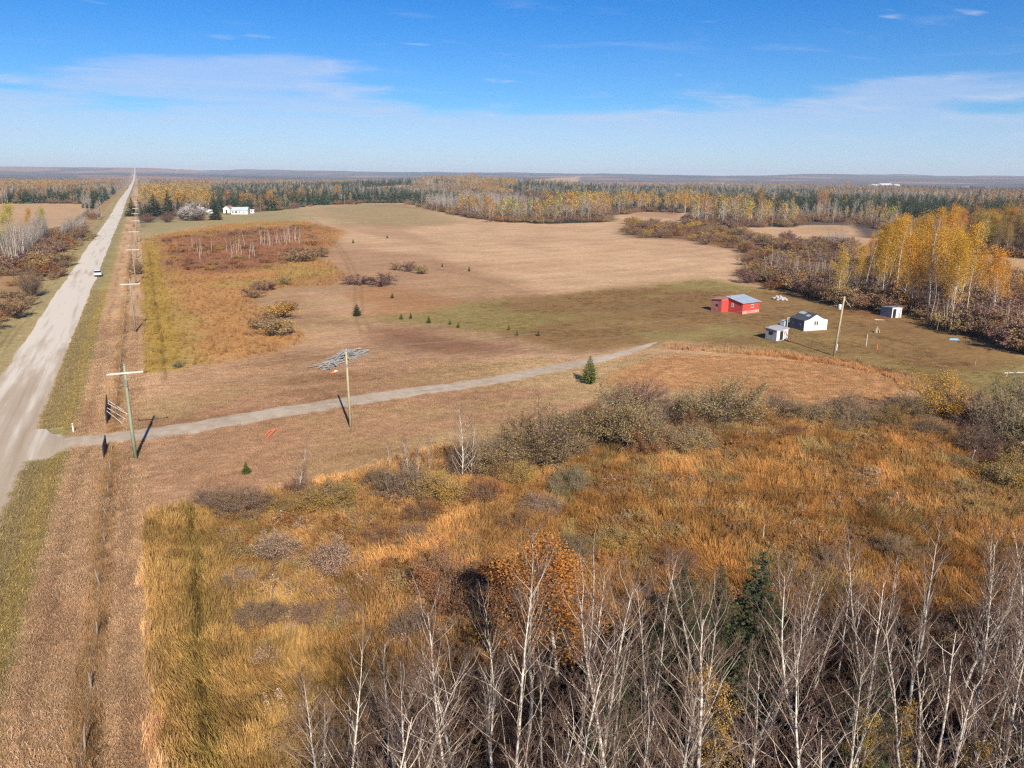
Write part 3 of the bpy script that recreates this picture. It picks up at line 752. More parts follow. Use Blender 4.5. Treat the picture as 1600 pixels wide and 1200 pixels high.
road = ribbon('gravel_road', np.stack([ROAD_X0-0.1+jl, ys], 1), np.stack([ROAD_X1+jr+flare, ys], 1), 0.06, M['road'], 10, 0.12)
tag(road, 'long straight pale gravel road running to the horizon', kind='structure')
# driveway
def resample(P, step):
    P = np.array(P); d = np.r_[0, np.cumsum(np.hypot(*np.diff(P, axis=0).T))]; s_ = np.arange(0, d[-1], step)
    return np.stack([np.interp(s_, d, P[:, 0]), np.interp(s_, d, P[:, 1])], 1), s_/d[-1]
DC, DT = resample(DRIVE, 0.6)
ker = np.ones(9)/9
DC = np.stack([np.convolve(np.pad(DC[:, k], 4, 'edge'), ker, 'valid') for k in (0, 1)], 1)
tg = np.gradient(DC, axis=0); tg /= np.linalg.norm(tg, axis=1)[:, None]; nrm = np.stack([-tg[:, 1], tg[:, 0]], 1)
hw = np.interp(DT, [0, 0.05, 0.12, 0.5, 0.78, 0.9, 1], [3.6, 2.7, 2.1, 1.85, 1.5, 0.9, 0.12])
jd = (fbm(DC[:, 0], DC[:, 1], 2.4, 131, 4)-0.5)*1.3; je = (fbm(DC[:, 0], DC[:, 1], 2.4, 151, 4)-0.5)*1.3
jd = np.maximum(jd, 0.05-hw); je = np.maximum(je, 0.05-hw)
drv = ribbon('driveway', DC+nrm*(hw+jd)[:, None], DC-nrm*(hw+je)[:, None], 0.035, M['drive'], 6, 0.0)
tag(drv, 'narrow pale gravel driveway crossing the mown field towards the cabin', kind='structure')

# ================================================================== PROTOTYPES
AB, AT = M['aspen_bark'], M['aspen_twig']
near_aspens = [aspen_parts(100+i, (AB, AT), H=12, r0=0.080+0.010*(i % 3), first=0.26+0.04*(i % 4), nb=26+2*(i % 4), kids=(8, 5), blen=0.26+0.03*(i % 3), lean=0.05) for i in range(8)]
thin_aspens = [aspen_parts(140+i, (AB, AT), H=10, r0=0.05, first=0.35, nb=20, kids=(6, 3), blen=0.20, lean=0.06) for i in range(4)]
leafy_near = [aspen_parts(160+i, (AB, AT), leaves=(M['leaf_orange'], 14, 0.075, 0.17), H=8, r0=0.07, first=0.16, nb=26, kids=(6, 4), blen=0.26) for i in range(2)]
bottom_leafy = [aspen_parts(170+i, (AB, AT), leaves=(M['leaf_gold'], 6, 0.07, 0.10), H=10, r0=0.06, first=0.35, nb=22, kids=(6, 3), blen=0.18, lean=0.0) for i in range(2)]
young_birch = [aspen_parts(180+i, (AB, AT), H=5, r0=0.05, first=0.10, nb=34, kids=(6, 4), blen=0.36, lean=0.05) for i in range(3)]
mid_yellow = [aspen_parts(200+i, (AB, M['far_twig']), leaves=(M['leaf_yellow'], 12, 0.17, 0.50), H=15, r0=0.11, first=0.18, nb=34, kids=(4, 2), blen=0.30) for i in range(4)]
mid_bare = [aspen_parts(220+i, (M['far_bark'], M['far_twig']), H=13, r0=0.10, first=0.40, nb=22, kids=(5, 3), blen=0.16, lean=0.02) for i in range(5)]
spr_near = [spruce_parts(240+i, 9, 2.1, 48, 16, 26, 0.24) for i in range(2)]
spr_mid = [spruce_parts(250+i, 12, 2.4, 30, 13, 12, 0.75) for i in range(3)]
spr_young = [spruce_parts(260+i, 4, 1.15, 32, 14, 16, 0.24, needle=M['needles_light'], droop=-0.25, skirt=0.03, power=0.75) for i in range(2)]
shrubs_near = [shrub_parts(300+i, 84, 11500, 0.0195, 0.25) for i in range(4)]
shrubs_bare = [shrub_parts(310+i, 90, 2600, 0.022, 0.4, 1.0) for i in range(2)]
shrubs_mid = [shrub_parts(320+i, 26, 2000, 0.052, 0.12) for i in range(3)]

def far_tree(seed, kind, mats):
    rs = np.random.default_rng(seed); parts = []
    if kind == 'spruce':
        P = []; S = []
        for l in range(12):
            t_ = l/12
            for j in range(9):
                az = rs.uniform(0, 6.28); R_ = (1-t_)**0.85*0.17*rs.uniform(0.3, 1.15); P.append((math.cos(az)*R_, math.sin(az)*R_, 0.06+0.92*t_)); S.append(0.17*(1.15-t_))
        sv, sf = sticks([(0, 0, 0)], [(0, 0, 0.98)], 0.012, 0.002, 3)
        lv = leaf_mesh_arrays(np.array(P), np.array(S), rs, 0.6, 0.5); return mesh_from_arrays('far_spruce', [(sv, sf, 0), (lv, quads(len(P)), 1)], mats)
    A = [(0, 0, 0)]; B = [(rs.normal()*0.02, rs.normal()*0.02, 0.97)]; ra = [0.010]; rb = [0.002]; tips = []
    for j in range(26):
        z = rs.uniform(0.3, 0.95); az = rs.uniform(0, 6.28); L = 0.20*(1.15-z)
        e_ = (math.cos(az)*L, math.sin(az)*L, z+L*rs.uniform(0.7, 1.8)); A.append((0, 0, z)); B.append(e_); ra.append(0.0035); rb.append(0.0012); tips.append(e_)
        for q in range(3):
            f_ = rs.uniform(0.3, 1); b0 = (e_[0]*f_, e_[1]*f_, z+(e_[2]-z)*f_); e2 = tuple(np.array(b0)+rs.normal(size=3)*0.035+np.array([0, 0, 0.045]))
            A.append(b0); B.append(e2); ra.append(0.0018); rb.append(0.001); tips.append(e2)
    sv, sf = sticks(A, B, np.array(ra), np.array(rb), 3); parts = [(sv, sf, 0)]
    if kind == 'leafy':
        tp = np.array(tips); P = tp[rs.integers(0, len(tp), 230)]+rs.normal(size=(230, 3))*np.array([0.03, 0.03, 0.035])
        lv = leaf_mesh_arrays(P, 0.042, rs, 0.8); parts.append((lv, quads(len(P)), 1))
    return mesh_from_arrays('far_'+kind, parts, mats)
M['leaf_dull'] = leaf_material('leaf_dull_gold', [(0.36, 0.25, 0.08), (0.46, 0.33, 0.12), (0.28, 0.20, 0.08)], 0.25)
M['leaf_ochre'] = leaf_material('leaf_ochre', [(0.40, 0.20, 0.06), (0.50, 0.28, 0.08), (0.30, 0.16, 0.06)], 0.25)
FAR_Y = [far_tree(400+i, 'leafy', [M['far_bark'], M[('leaf_yellow', 'leaf_dull')[i]]]) for i in range(2)]
FAR_O = [far_tree(410+i, 'leafy', [M['far_bark'], M[('leaf_orange', 'leaf_ochre')[i]]]) for i in range(2)]
FAR_G = [far_tree(415+i, 'leafy', [M['far_bark'], M['leaf_olive']]) for i in range(2)]
FAR_B = [far_tree(420+i, 'bare', [M['far_bark'], M['far_twig']]) for i in range(3)]
FAR_S = [far_tree(430+i, 'spruce', [M['dark_bark'], M['far_needles']]) for i in range(2)]
FAR_D = [far_tree(440, 'leafy', [M['far_bark'], M['leaf_purple']])]

def place_tree(name, parts, x, y, H, H0, rz, wide=1.0, label=None, cat='tree', group=None, leafmat=None, lean=(0, 0), names=('trunk', 'crown'), trunkmat=None):
    t = empty(name, (x, y, float(land(x, y))-0.03), rz); s_ = H/H0; t.scale = (s_*wide, s_*wide, s_)
    t.rotation_euler = (lean[0], lean[1], rz)
    tag(t, label, cat, group)
    for nm, me in zip(names, parts):
        o = link(nm, me, t)
        if trunkmat is not None and nm == 'trunk': o.material_slots[0].link = 'OBJECT'; o.material_slots[0].material = trunkmat
        if leafmat is not None and nm == names[1]:
            k = len(me.materials)-1; o.material_slots[k].link = 'OBJECT'; o.material_slots[k].material = leafmat
    return t
R = random.Random(11)
CLEAR = [G(1397, 497), G(1388, 499), G(1258, 515), G(1148, 489), G(1217, 466), G(1212, 531), G(1425, 520), G(1450, 526), G(1490, 531)]
def clear_of_buildings(x, y, m_=3.6):
    for bx_, by_ in CLEAR:
        d_ = math.hypot(bx_, by_); ux_, uy_ = bx_/d_, by_/d_; t_ = (x-bx_)*ux_+(y-by_)*uy_; l_ = abs((x-bx_)*uy_-(y-by_)*ux_)
        if -22 < t_ < 4.5 and l_ < m_: return False
    return True

LAND_PX = [(560, 'at the left end of the stand'), (700, 'left of the tallest birch'), (800, 'just left of the tallest birch'), (930, 'below the orange birch'), (1010, 'left of the dark spruces'),
           (1110, 'in front of the dark spruces'), (1220, 'just right of the dark spruces'), (1320, 'left of the broom crowned aspen'), (1420, 'beside the broom crowned aspen'), (1520, 'left of the leaning aspen'), (9999, 'near the right picture edge')]
# ================================================================== FOREGROUND STAND OF ASPENS
STAND_TOP = [(430, 1130), (560, 1040), (640, 960), (760, 1000), (860, 900), (950, 895), (1100, 890), (1300, 880), (1450, 865), (1650, 850)]
def stand_top(px):
    xs, ys_ = zip(*STAND_TOP); return float(np.interp(px, xs, ys_))
specials = []   # (px base, py base, ytop, proto list, idx, wide, label)
def tree_px(bx, by, ytop): x, y = G(bx, by); return x, y, max(0.5, height_for(x, y, ytop)-float(land(x, y)))
def stand_special(bx, by, ytop, proto, H0, wide, label, name='bare_aspen_tree', lean=(0, 0), leafmat=None, rz=None, group=None, names=('trunk', 'crown')):
    x, y, h = tree_px(bx, by, ytop); specials.append((x, y))
    return place_tree(name, proto, x, y, h, H0, R.uniform(0, 6.28) if rz is None else rz, wide, label, 'tree', group, leafmat, lean, names)
stand_special(822, 1195, 800, near_aspens[0], 12, 1.15, 'tallest slender leafless birch rising in front of the orange leafed birch')
stand_special(775, 1250, 935, near_aspens[5], 12, 1.1, 'leafless aspen with open upswept branches just left of the tallest birch', lean=(0, math.radians(-9)), rz=0.0)
stand_special(1508, 1215, 880, near_aspens[2], 12, 0.9, 'leafless aspen with a pale trunk leaning to the right near the picture edge', lean=(0, math.radians(9)), rz=0.0)
stand_special(1345, 1180, 850, near_aspens[6], 12, 1.15, 'bushy many-forked leafless aspen with a broom shaped crown', )
stand_special(990, 1210, 885, near_aspens[3], 12, 0.95, 'straight leafless aspen with a bright white trunk left of the dark spruces')
stand_special(1078, 1215, 860, near_aspens[4], 12, 0.95, 'leafless aspen standing directly in front of the dark spruces')
stand_special(505, 1290, 1095, near_aspens[7], 12, 1.1, 'small leafless aspen at the left end of the foreground stand')
stand_special(868, 1090, 862, leafy_near[0], 8, 1.7, 'full orange leafed birch behind the tallest bare birch', 'orange_birch_tree', leafmat=M['leaf_orange'])
stand_special(800, 1065, 905, leafy_near[1], 8, 1.4, 'rust leafed birch left of the full orange birch', 'orange_birch_tree', leafmat=M['leaf_rust'])
for bx, by, yt, w, lb in ((1052, 1130, 872, 1.35, 'dark green spruce, leftmost of those in the bare foreground stand'), (1108, 1110, 880, 1.15, 'dark green spruce in the middle of the three in the bare stand'),
                      (1168, 1115, 858, 1.45, 'tallest dark green spruce among the bare foreground aspens'), (1338, 1235, 1010, 1.5, 'dark spruce half hidden under the broom crowned bare aspen'), (958, 1215, 1015, 1.3, 'low dark spruce among the trunks left of the three tall spruces'), (1605, 1290, 1060, 1.7, 'dark spruce in the bottom right corner of the stand')):
    stand_special(bx, by, yt, spr_near[R.randint(0, 1)], 9, w, lb, 'spruce_tree')
for bx, by, yt, w, mt, lb in ((1130, 1390, 1092, 1.15, 'leaf_gold', 'golden leafed young aspen at the bottom edge, fullest of its row'), (1225, 1400, 1120, 1.0, 'leaf_purple', 'young tree with sparse crimson leaves at the bottom edge'),
                          (1292, 1400, 1140, 0.9, 'leaf_gold', 'small golden leafed aspen right of the crimson one at the bottom edge'), (1378, 1400, 1120, 1.0, 'leaf_gold', 'golden leafed aspen below the broom shaped bare crown'),
                          (1440, 1400, 1135, 0.9, 'leaf_gold', 'rightmost of the small golden aspens along the bottom edge')):
    stand_special(bx, by, yt, bottom_leafy[R.randint(0, 1)], 10, w, lb, 'young_aspen_tree', leafmat=M[mt])
def stand_label(x, y, h, pr_):
    sx = screen_x(x, y, h*0.7); where = next(w for lim, w in LAND_PX if sx < lim)
    row = 'far edge' if math.hypot(x, y) > 31 else ('middle' if math.hypot(x, y) > 23 else 'near edge')
    size = 'tall' if h > 9.5 else ('middling' if h > 7 else 'short')
    kind = 'thin stemmed' if pr_ in thin_aspens else 'branchy'
    return f'{size} {kind} leafless aspen, {row}, {where}'
pts = list(specials); cnt = 0; tries = 0
while cnt < 135 and tries < 9000:
    tries += 1
    px = R.uniform(420, 1780); py = 960+990*R.random()**1.35
    x, y = G(px, py)
    if poly_sdf(np.array([x]), np.array([y]), STAND)[0] < 0.3: continue
    if min((x-a_)**2+(y-b_)**2 for a_, b_ in pts) < 1.8**2: continue
    yt = stand_top(px)+R.choice([-10, 15, 40, 80, 140])+R.uniform(-20, 35)
    h = height_for(x, y, yt)
    if h < 3.2: continue
    h = min(h, 13.0); pts.append((x, y)); cnt += 1
    if R.random() < 0.30: pr_, H0 = R.choice(thin_aspens), 10
    else: pr_, H0 = R.choice(near_aspens), 12
    near = y < 26
    place_tree('bare_aspen_tree', pr_, x, y, h, H0, R.uniform(0, 6.28), R.uniform(0.9, 1.25)*(12/h)**0.25,
               stand_label(x, y, h, pr_), 'tree', 'leafless aspens of the foreground stand',
               lean=(R.uniform(-.05, .05), R.uniform(-.05, .05)))

# ================================================================== SHRUBS surveyed one by one
BAND = 'between the mown field and the rusty meadow'
shrub_list = [  # centre x, base y, width px, height px, leaf, kind, label
 (848,748,112,108,'leaf_olive','n','largest olive willow shrub, grey stems showing, in the middle of the shrub band'),
 (905,705,70,62,'leaf_olive','n','olive willow shrub joined to the right flank of the largest shrub'),
 (985,722,105,112,'leaf_olive','n','tall willow shrub with pale catkins and a dark shaded left side'),
 (1040,672,55,48,'leaf_brown','b','grey bare shrub behind the tall catkin willow'),
 (998,648,78,55,'leaf_purple','b','purplish bare shrub at the top of the shrub band'),
 (935,652,40,24,'leaf_rust','n','low rust shrub left of the purplish bare shrub'),
 (1122,682,112,82,'leaf_olive','n','broad olive and yellow willow shrub right of the middle of the band'),
 (1072,718,70,55,'leaf_olive','n','rounded olive shrub in front of the broad willow'),
 (1010,722,60,55,'leaf_rust','n','rusty shrub beside the tall catkin willow'),
 (1182,668,42,34,'leaf_yellow','n','small bright yellow shrub beside the broad willow'),
 (1215,662,62,46,'leaf_brown','b','grey brown shrub right of the small yellow one'),
 (1258,668,66,40,'leaf_olive','n','low olive shrub under the mown oval, left one'),
 (1308,664,62,46,'leaf_brown','n','brown shrub with a domed top under the mown oval'),
 (1352,674,64,42,'leaf_brown','n','brown shrub right of the domed one under the mown oval'),
 (1402,664,58,44,'leaf_brown','b','dark bare shrub left of the bright yellow willow'),
 (1467,668,84,78,'leaf_yellow','n','bright yellow domed willow at the right end of the shrub band'),
 (1425,668,46,50,'leaf_olive','n','olive shrub tucked against the left of the bright yellow willow'),
 (1522,678,66,62,'leaf_purple','b','purplish shrub right of the bright yellow willow'),
 (1575,712,100,104,'leaf_greygreen','n','big grey green willow at the right edge of the picture'),
 (1525,720,70,56,'leaf_brown','b','dark brown shrub below the purplish one near the right edge'),
 (1580,775,85,62,'leaf_gold','n','golden orange shrub at the right edge beside the leaning post'),
 (1552,742,52,44,'leaf_purple','b','greyish pink twiggy shrub above the golden orange one'),
 (1500,742,46,30,'leaf_olive','n','low olive shrub left of the leaning post'),
 (1660,760,100,100,'leaf_olive','n','olive willow cut by the right picture edge'),
 (770,757,84,74,'leaf_olive','n','dark olive willow shrub left of the largest shrub'),
 (722,755,60,52,'leaf_brown','b','brown twiggy shrub around the feet of the twin birches'),
 (640,795,88,64,'leaf_brown','b','greyish purple shrub below the cluster of young bare birches'),
 (598,776,52,46,'leaf_brown','n','small brown shrub at the left of the young birch cluster'),
 (690,802,72,62,'leaf_gold','n','golden olive shrub in front of the twin birches'),
 (752,800,62,48,'leaf_rust','n','reddish shrub in front of the dark olive willow'),
 (660,828,56,44,'leaf_rust','n','low rusty shrub below the golden olive one'),
 (885,780,62,42,'leaf_greygreen','n','grey green shrub below the largest willow'),
 (850,818,58,44,'leaf_tan','n','pale leafed shrub among the rusty grass below the largest willow'),
 (515,812,74,62,'leaf_gold','n','golden brown shrub at the corner of the mown field'),
 (466,782,46,34,'leaf_purple','b','purple twigs around the lone pinkish birch'),
 (455,812,60,36,'leaf_gold','n','low golden shrub under the lone pinkish birch'),
 (385,818,76,56,'leaf_brown','n','pinkish brown shrub at the top of the gold green meadow, right one'),
 (335,806,58,44,'leaf_brown','b','pinkish brown shrub at the top of the gold green meadow, left one'),
 (437,892,60,58,'leaf_tan','n','dome of pale fluffy seed heads, left of a pair'),
 (518,912,66,62,'leaf_tan','n','dome of pale and russet seed heads, right of a pair'),
 (592,868,56,44,'leaf_rust','n','small russet shrub right of the pale domes'),
 (640,860,50,36,'leaf_brown','n','small brown shrub among tawny grass'),
 (412,995,66,52,'leaf_brown','n','low brown shrub in the left part of the meadow'),
 (487,990,50,48,'leaf_brown','n','brown shrub with a pale crest in the left part of the meadow'),
 (548,985,48,40,'leaf_tan','n','small pale speckled shrub left of the dark thicket'),
 (372,930,50,36,'leaf_tan','n','low pinkish shrub beside the grassy rut'),
 (712,985,100,118,'leaf_rust','n','dark russet thicket at the edge of the foreground stand'),
 (760,960,70,80,'leaf_olive','n','olive thicket behind the dark russet one'),
 (640,1020,60,70,'leaf_brown','b','dark twiggy thicket left of the russet one'),
 (890,900,70,60,'leaf_olive','n','tawny shrub behind the orange birch'),
 (960,870,60,44,'leaf_gold','n','small golden shrub in the rusty meadow, left of two'),
 (800,840,50,44,'leaf_rust','n','low red brown shrub above the orange birch'),
 (1060,905,60,44,'leaf_rust','n','rusty shrub behind the leftmost dark spruce'),
 (1295,905,60,40,'leaf_brown','n','brown shrub at the far edge of the bare stand, left one'),
 (1400,885,60,44,'leaf_brown','n','brown shrub at the far edge of the bare stand, right one'),
 (1270,752,44,22,'leaf_rust','n','low red brown shrub at the foot of the lone meadow post'),
 (1120,640,30,12,'leaf_brown','n','tiny shrub between field and shrub band'),
 (437,530,60,34,'leaf_olive','m','olive shrub at the bottom of the clump beside the orange meadow'),
 (412,518,48,28,'leaf_brown','m','brown shrub at the left of the clump beside the orange meadow'),
 (438,503,52,32,'leaf_gold','m','golden shrub in the middle of the clump beside the orange meadow'),
 (452,488,36,20,'leaf_brown','m','small brown shrub at the top of the clump beside the orange meadow'),
 (445,448,26,20,'leaf_olive','m','round olive shrub at the corner of the tan clearing'),
 (415,456,40,18,'leaf_purple','m','purple brown shrub left of the round olive one'),
 (395,468,34,18,'leaf_brown','m','dark brown shrub at the left end of the clearing hedge'),
 (560,447,48,18,'leaf_purple','m','purple brown hedge shrub north of the clearing, left half'),
 (595,449,48,20,'leaf_purple','m','purple brown hedge shrub north of the clearing, right half'),
 (640,427,24,20,'leaf_purple','m','purple shrub in the middle of the tan field'),
 (658,430,26,18,'leaf_olive','m','olive shrub right of the purple one in the tan field'),
 (620,424,22,14,'leaf_brown','m','small brown shrub left of the purple one in the tan field'),
 (470,412,60,24,'leaf_brown','m','brown and yellow shrub south of the white stemmed birches'),
 (500,404,34,18,'leaf_brown','m','brown shrub at the east end of the birch scrub'),
 (278,577,20,14,'leaf_greygreen','m','small grey green shrub at the lower edge of the orange meadow'),
 (392,524,22,8,'leaf_brown','m','flat brown shrub patch in the orange meadow'),
 (214,432,24,26,'leaf_brown','m','dark bush at the foot of a utility pole by the road'),
 (50,468,34,50,'leaf_brown','b','grey twiggy bush beside the road verge left of the road'),
 (20,500,46,30,'leaf_brown','m','brown bush on the left verge, nearest'),
 (75,435,40,26,'leaf_rust','m','rusty bush left of the road beside the verge track'),
 (98,418,36,24,'leaf_olive','m','olive bush left of the road beyond the rusty one'),
]
def place_shrub(x, y, w, h, leaf, kind, label, group=None, name='willow_shrub', cat='shrub'):
    if kind == 'n': pr_ = R.choice(shrubs_near)
    elif kind == 'b': pr_ = R.choice(shrubs_bare)
    else: pr_ = R.choice(shrubs_mid)
    t = empty(name, (x, y, float(land(x, y))-0.04), R.uniform(0, 6.28)); t.scale = (w/1.05, w/1.05, h/1.05); tag(t, label, cat, group)
    st = link('stems', pr_[0], t); fo = link('foliage', pr_[1], t)
    fo.material_slots[0].link = 'OBJECT'; fo.material_slots[0].material = M[leaf]
    if leaf in ('leaf_purple',):
        st.material_slots[0].link = 'OBJECT'; st.material_slots[0].material = M['red_twig']
    return t
for cx, by, w, h, leaf, kind, lb in shrub_list:
    x, y = G(cx, by-h*0.10); s_ = px_per_m(x, y, 1); W = w/s_; 
    # the base seen is the near edge: centre lies behind it
    r_ = math.hypot(x, y); x += x/r_*W*0.14; y += y/r_*W*0.14
    Hh = max(0.5, height_for(x, y, by-h)); s_ = px_per_m(x, y, 1)
    place_shrub(x, y, W*(1.25 if kind != 'm' else 1.05), min(Hh*1.22, W*1.5), leaf, kind, lb)

scrub_rest = []
def belt_shrub(cands, n_ind, group, name):
    cands.sort(key=lambda c: -c[2]/math.hypot(c[0], c[1]))
    for x, y, w, h, lf, lb in cands[:n_ind]: place_shrub(x, y, w, h, lf, 'm', lb, group, name)
    scrub_rest.extend(cands[n_ind:])
# smaller shrubs filling the band
BAND_PX = [(745,742),(800,742),(870,722),(930,685),(1000,682),(1080,668),(1180,663),(1300,666),(1400,660),(1480,680),(1560,705),(1650,745)]
for i in range(60):
    u_ = R.uniform(0, len(BAND_PX)-1.001); k_ = int(u_); f_ = u_-k_
    px = BAND_PX[k_][0]*(1-f_)+BAND_PX[k_+1][0]*f_; py = BAND_PX[k_][1]*(1-f_)+BAND_PX[k_+1][1]*f_+R.uniform(-16, 26)
    x, y = G(px, py); w = R.uniform(1.6, 4.2); lf = R.choice(['leaf_olive', 'leaf_brown', 'leaf_rust', 'leaf_gold', 'leaf_brown', 'leaf_purple'])
    wd = {'leaf_olive': 'olive', 'leaf_brown': 'brown', 'leaf_rust': 'rusty', 'leaf_gold': 'golden', 'leaf_purple': 'purplish'}[lf]
    where = 'at the left end of the band' if px < 850 else 'around the tall catkin willow' if px < 1050 else 'around the broad olive and yellow willow' if px < 1230 else 'under the mown oval' if px < 1420 else 'around the bright yellow willow' if px < 1540 else 'by the right edge'
    place_shrub(x, y, w, w*R.uniform(0.55, 0.85), lf, 'b' if R.random() < 0.4 else 'n', f'{"bigger" if w > 3 else "small"} {wd} filler shrub, {where}', 'smaller shrubs of the shrub band')
# scrub belts: many alike shrubs
def in_poly_pts(poly, n, mind=0.0, maxtry=20):
    P = np.array(poly); lo = P.min(0); hi = P.max(0); out = []
    for _ in range(maxtry*n):
        x = R.uniform(lo[0], hi[0]); y = R.uniform(lo[1], hi[1])
        if poly_sdf(np.array([x]), np.array([y]), poly)[0] > 0:
            if mind and out and min((x-a_)**2+(y-b_)**2 for a_, b_ in out) < mind*mind: continue
            if not clear_of_buildings(x, y, 4.5): continue
            out.append((x, y))
            if len(out) >= n: break
    return out
def where_scrub(x, y):
    sx, d = screen_x(x, y), math.hypot(x, y)
    a_ = 'far left tongue' if sx < 1140 else 'left part' if sx < 1240 else 'middle' if sx < 1320 else 'right part'
    return a_+(', near side' if d < 210 else ', centre' if d < 300 else ', far side')
LW = {'leaf_brown': 'brown', 'leaf_purple': 'purplish', 'leaf_olive': 'olive', 'leaf_gold': 'golden', 'leaf_rust': 'rusty'}
SCRUB_PTS = in_poly_pts(SCRUBR, 205, 3.4); cands = []
for x, y in SCRUB_PTS:
    w = R.uniform(3.6, 8.0); lf = R.choice(['leaf_brown', 'leaf_brown', 'leaf_purple', 'leaf_olive', 'leaf_brown', 'leaf_brown', 'leaf_gold', 'leaf_rust']); cands.append((x, y, w, w*R.uniform(0.45, 0.7), lf,
        f'{"wide" if w > 6.2 else "middling" if w > 4.8 else "small"} {LW[lf]} shrub, scrub belt beside the golden grove, {where_scrub(x, y)}'))
belt_shrub(cands, 80, 'shrubs of the scrub belt beside the golden grove', 'willow_shrub'); cands = []
for x, y in in_poly_pts(PURPLE, 120, 2.5):
    w = R.uniform(2.0, 5.0); lf = R.choice(['leaf_brown', 'leaf_purple', 'leaf_rust', 'leaf_rust', 'leaf_gold']); sx = screen_x(x, y); cands.append((x, y, w, w*R.uniform(0.3, 0.5), lf,
        f'{"wide" if w > 3.5 else "small"} low {LW[lf]} shrub in the orange meadow scrub, '+('left' if sx < 330 else 'middle' if sx < 410 else 'right')+' part, '+('far side' if math.hypot(x, y) > 300 else 'near side')))
belt_shrub(cands, 30, 'low shrubs of the orange meadow', 'willow_shrub'); cands = []
for x, y in in_poly_pts(LEFTSCRUB, 80, 2.5):
    w = R.uniform(2.4, 5.5); lf = R.choice(['leaf_brown', 'leaf_purple', 'leaf_rust', 'leaf_olive', 'leaf_brown']); cands.append((x, y, w, w*R.uniform(0.4, 0.7), lf,
        f'{"bigger" if w > 4 else "smaller"} {LW[lf]} bush between the white stemmed grove and the verge, '+('far' if y > 250 else 'middle' if y > 190 else 'near')+' part'))
belt_shrub(cands, 24, 'bushes along the left verge', 'willow_shrub'); cands = []

# ================================================================== YOUNG SPRUCES IN THE FIELD
x, y, h = tree_px(921, 599, 556)
place_tree('young_spruce', spr_young[0], x, y, h, 4, 0.3, 1.15, 'bright green young spruce beside the driveway, the largest in the mown field', 'tree')
x, y, h = tree_px(385, 740, 721)
place_tree('young_spruce', spr_young[1], x, y, h, 4, 1.0, 1.3, 'small bright green spruce seedling on the mown strip below the driveway', 'tree')
sap = [(558,494,474,1.3,'blue green flat topped pine east of the tan clearing'),(613,466,457,1.2,'small blue green spruce in the middle field'),(627,499,489,1.3,'first spruce of the planted row, beside a lying stick'),
       (642,498,488,1.0,'second spruce of the planted row from its west end'),(670,505,493,1.1,'tallest spruce of the planted row'),(703,507,498,1.1,'spruce of the planted row right of its tallest one'),
       (716,512,503,1.1,'spruce of the planted row, right of the middle pair'),(795,516,507,0.9,'small spruce near the east end of the planted row'),(808,525,515,1.0,'spruce at the east end of the planted row, left of two'),
       (841,525,515,1.1,'last spruce at the east end of the planted row'),(605,372,366,1.1,'tiny spruce on the far side of the tan field, right of two'),(552,380,373,1.1,'tiny spruce on the far side of the tan field, left of two'),
       (691,417,410,1.0,'tiny spruce in mid field, left of two'),(733,424,416,1.0,'tiny spruce in mid field, right of two')]
for bx, by, yt, w, lb in sap:
    x, y, h = tree_px(bx, by, yt); place_tree('young_spruce', R.choice(spr_young), x, y, max(h, 0.7), 4, R.uniform(0, 6), w, lb, 'tree', leafmat=M['needles'] if bx == 558 else None)

# young birches in the shrub band
for bx, by, yt, w, pr_, lb in ((722,757,638,1.0,young_birch[0],'left one of the twin white birches in the shrub band'),(734,755,664,1.0,young_birch[1],'right one of the twin white birches in the shrub band'),
        (468,777,702,1.1,young_birch[2],'lone pinkish leafless birch at the corner of the mown field'),
        (608,745,694,0.8,young_birch[0],'leftmost young birch of the small bare cluster'),(630,752,684,0.8,young_birch[1],'tallest young birch of the small bare cluster'),
        (641,757,690,0.8,young_birch[2],'middle young birch of the small bare cluster'),(656,758,690,0.8,young_birch[0],'rightmost but one young birch of the small bare cluster'),(672,746,688,0.8,young_birch[1],'rightmost young birch of the small bare cluster')):
    x, y, h = tree_px(bx, by, yt); place_tree('young_birch_tree', pr_, x, y, h, 5, R.uniform(0, 6), w, lb, 'tree', leafmat=M['red_twig'] if bx == 468 else None)
# dead snags standing in the meadow
for k, (bx, by, tx, ty, lb) in enumerate(((1272,760,1273,738,'pale broken post standing in the rusty meadow'),(1190,858,1193,820,'tall pale snag beside the tallest dark spruce'),(1277,868,1278,838,'short pale snag at the far edge of the bare stand'))):
    x, y, h = tree_px(bx, by, ty); mb = MB(); mb.tube([(0,0,0),(0.02,0.0,h*0.5),(0.05,0.03,h)], [0.05,0.04,0.025], 6, cap=True); mb.tube([(0.02,0,h*0.55),(0.28,0.1,h*0.72)],[0.015,0.006],5)
    o = mb.obj('dead_snag', M['aspen_limb']); o.location = (x, y, -0.02); tag(o, lb, 'dead tree')

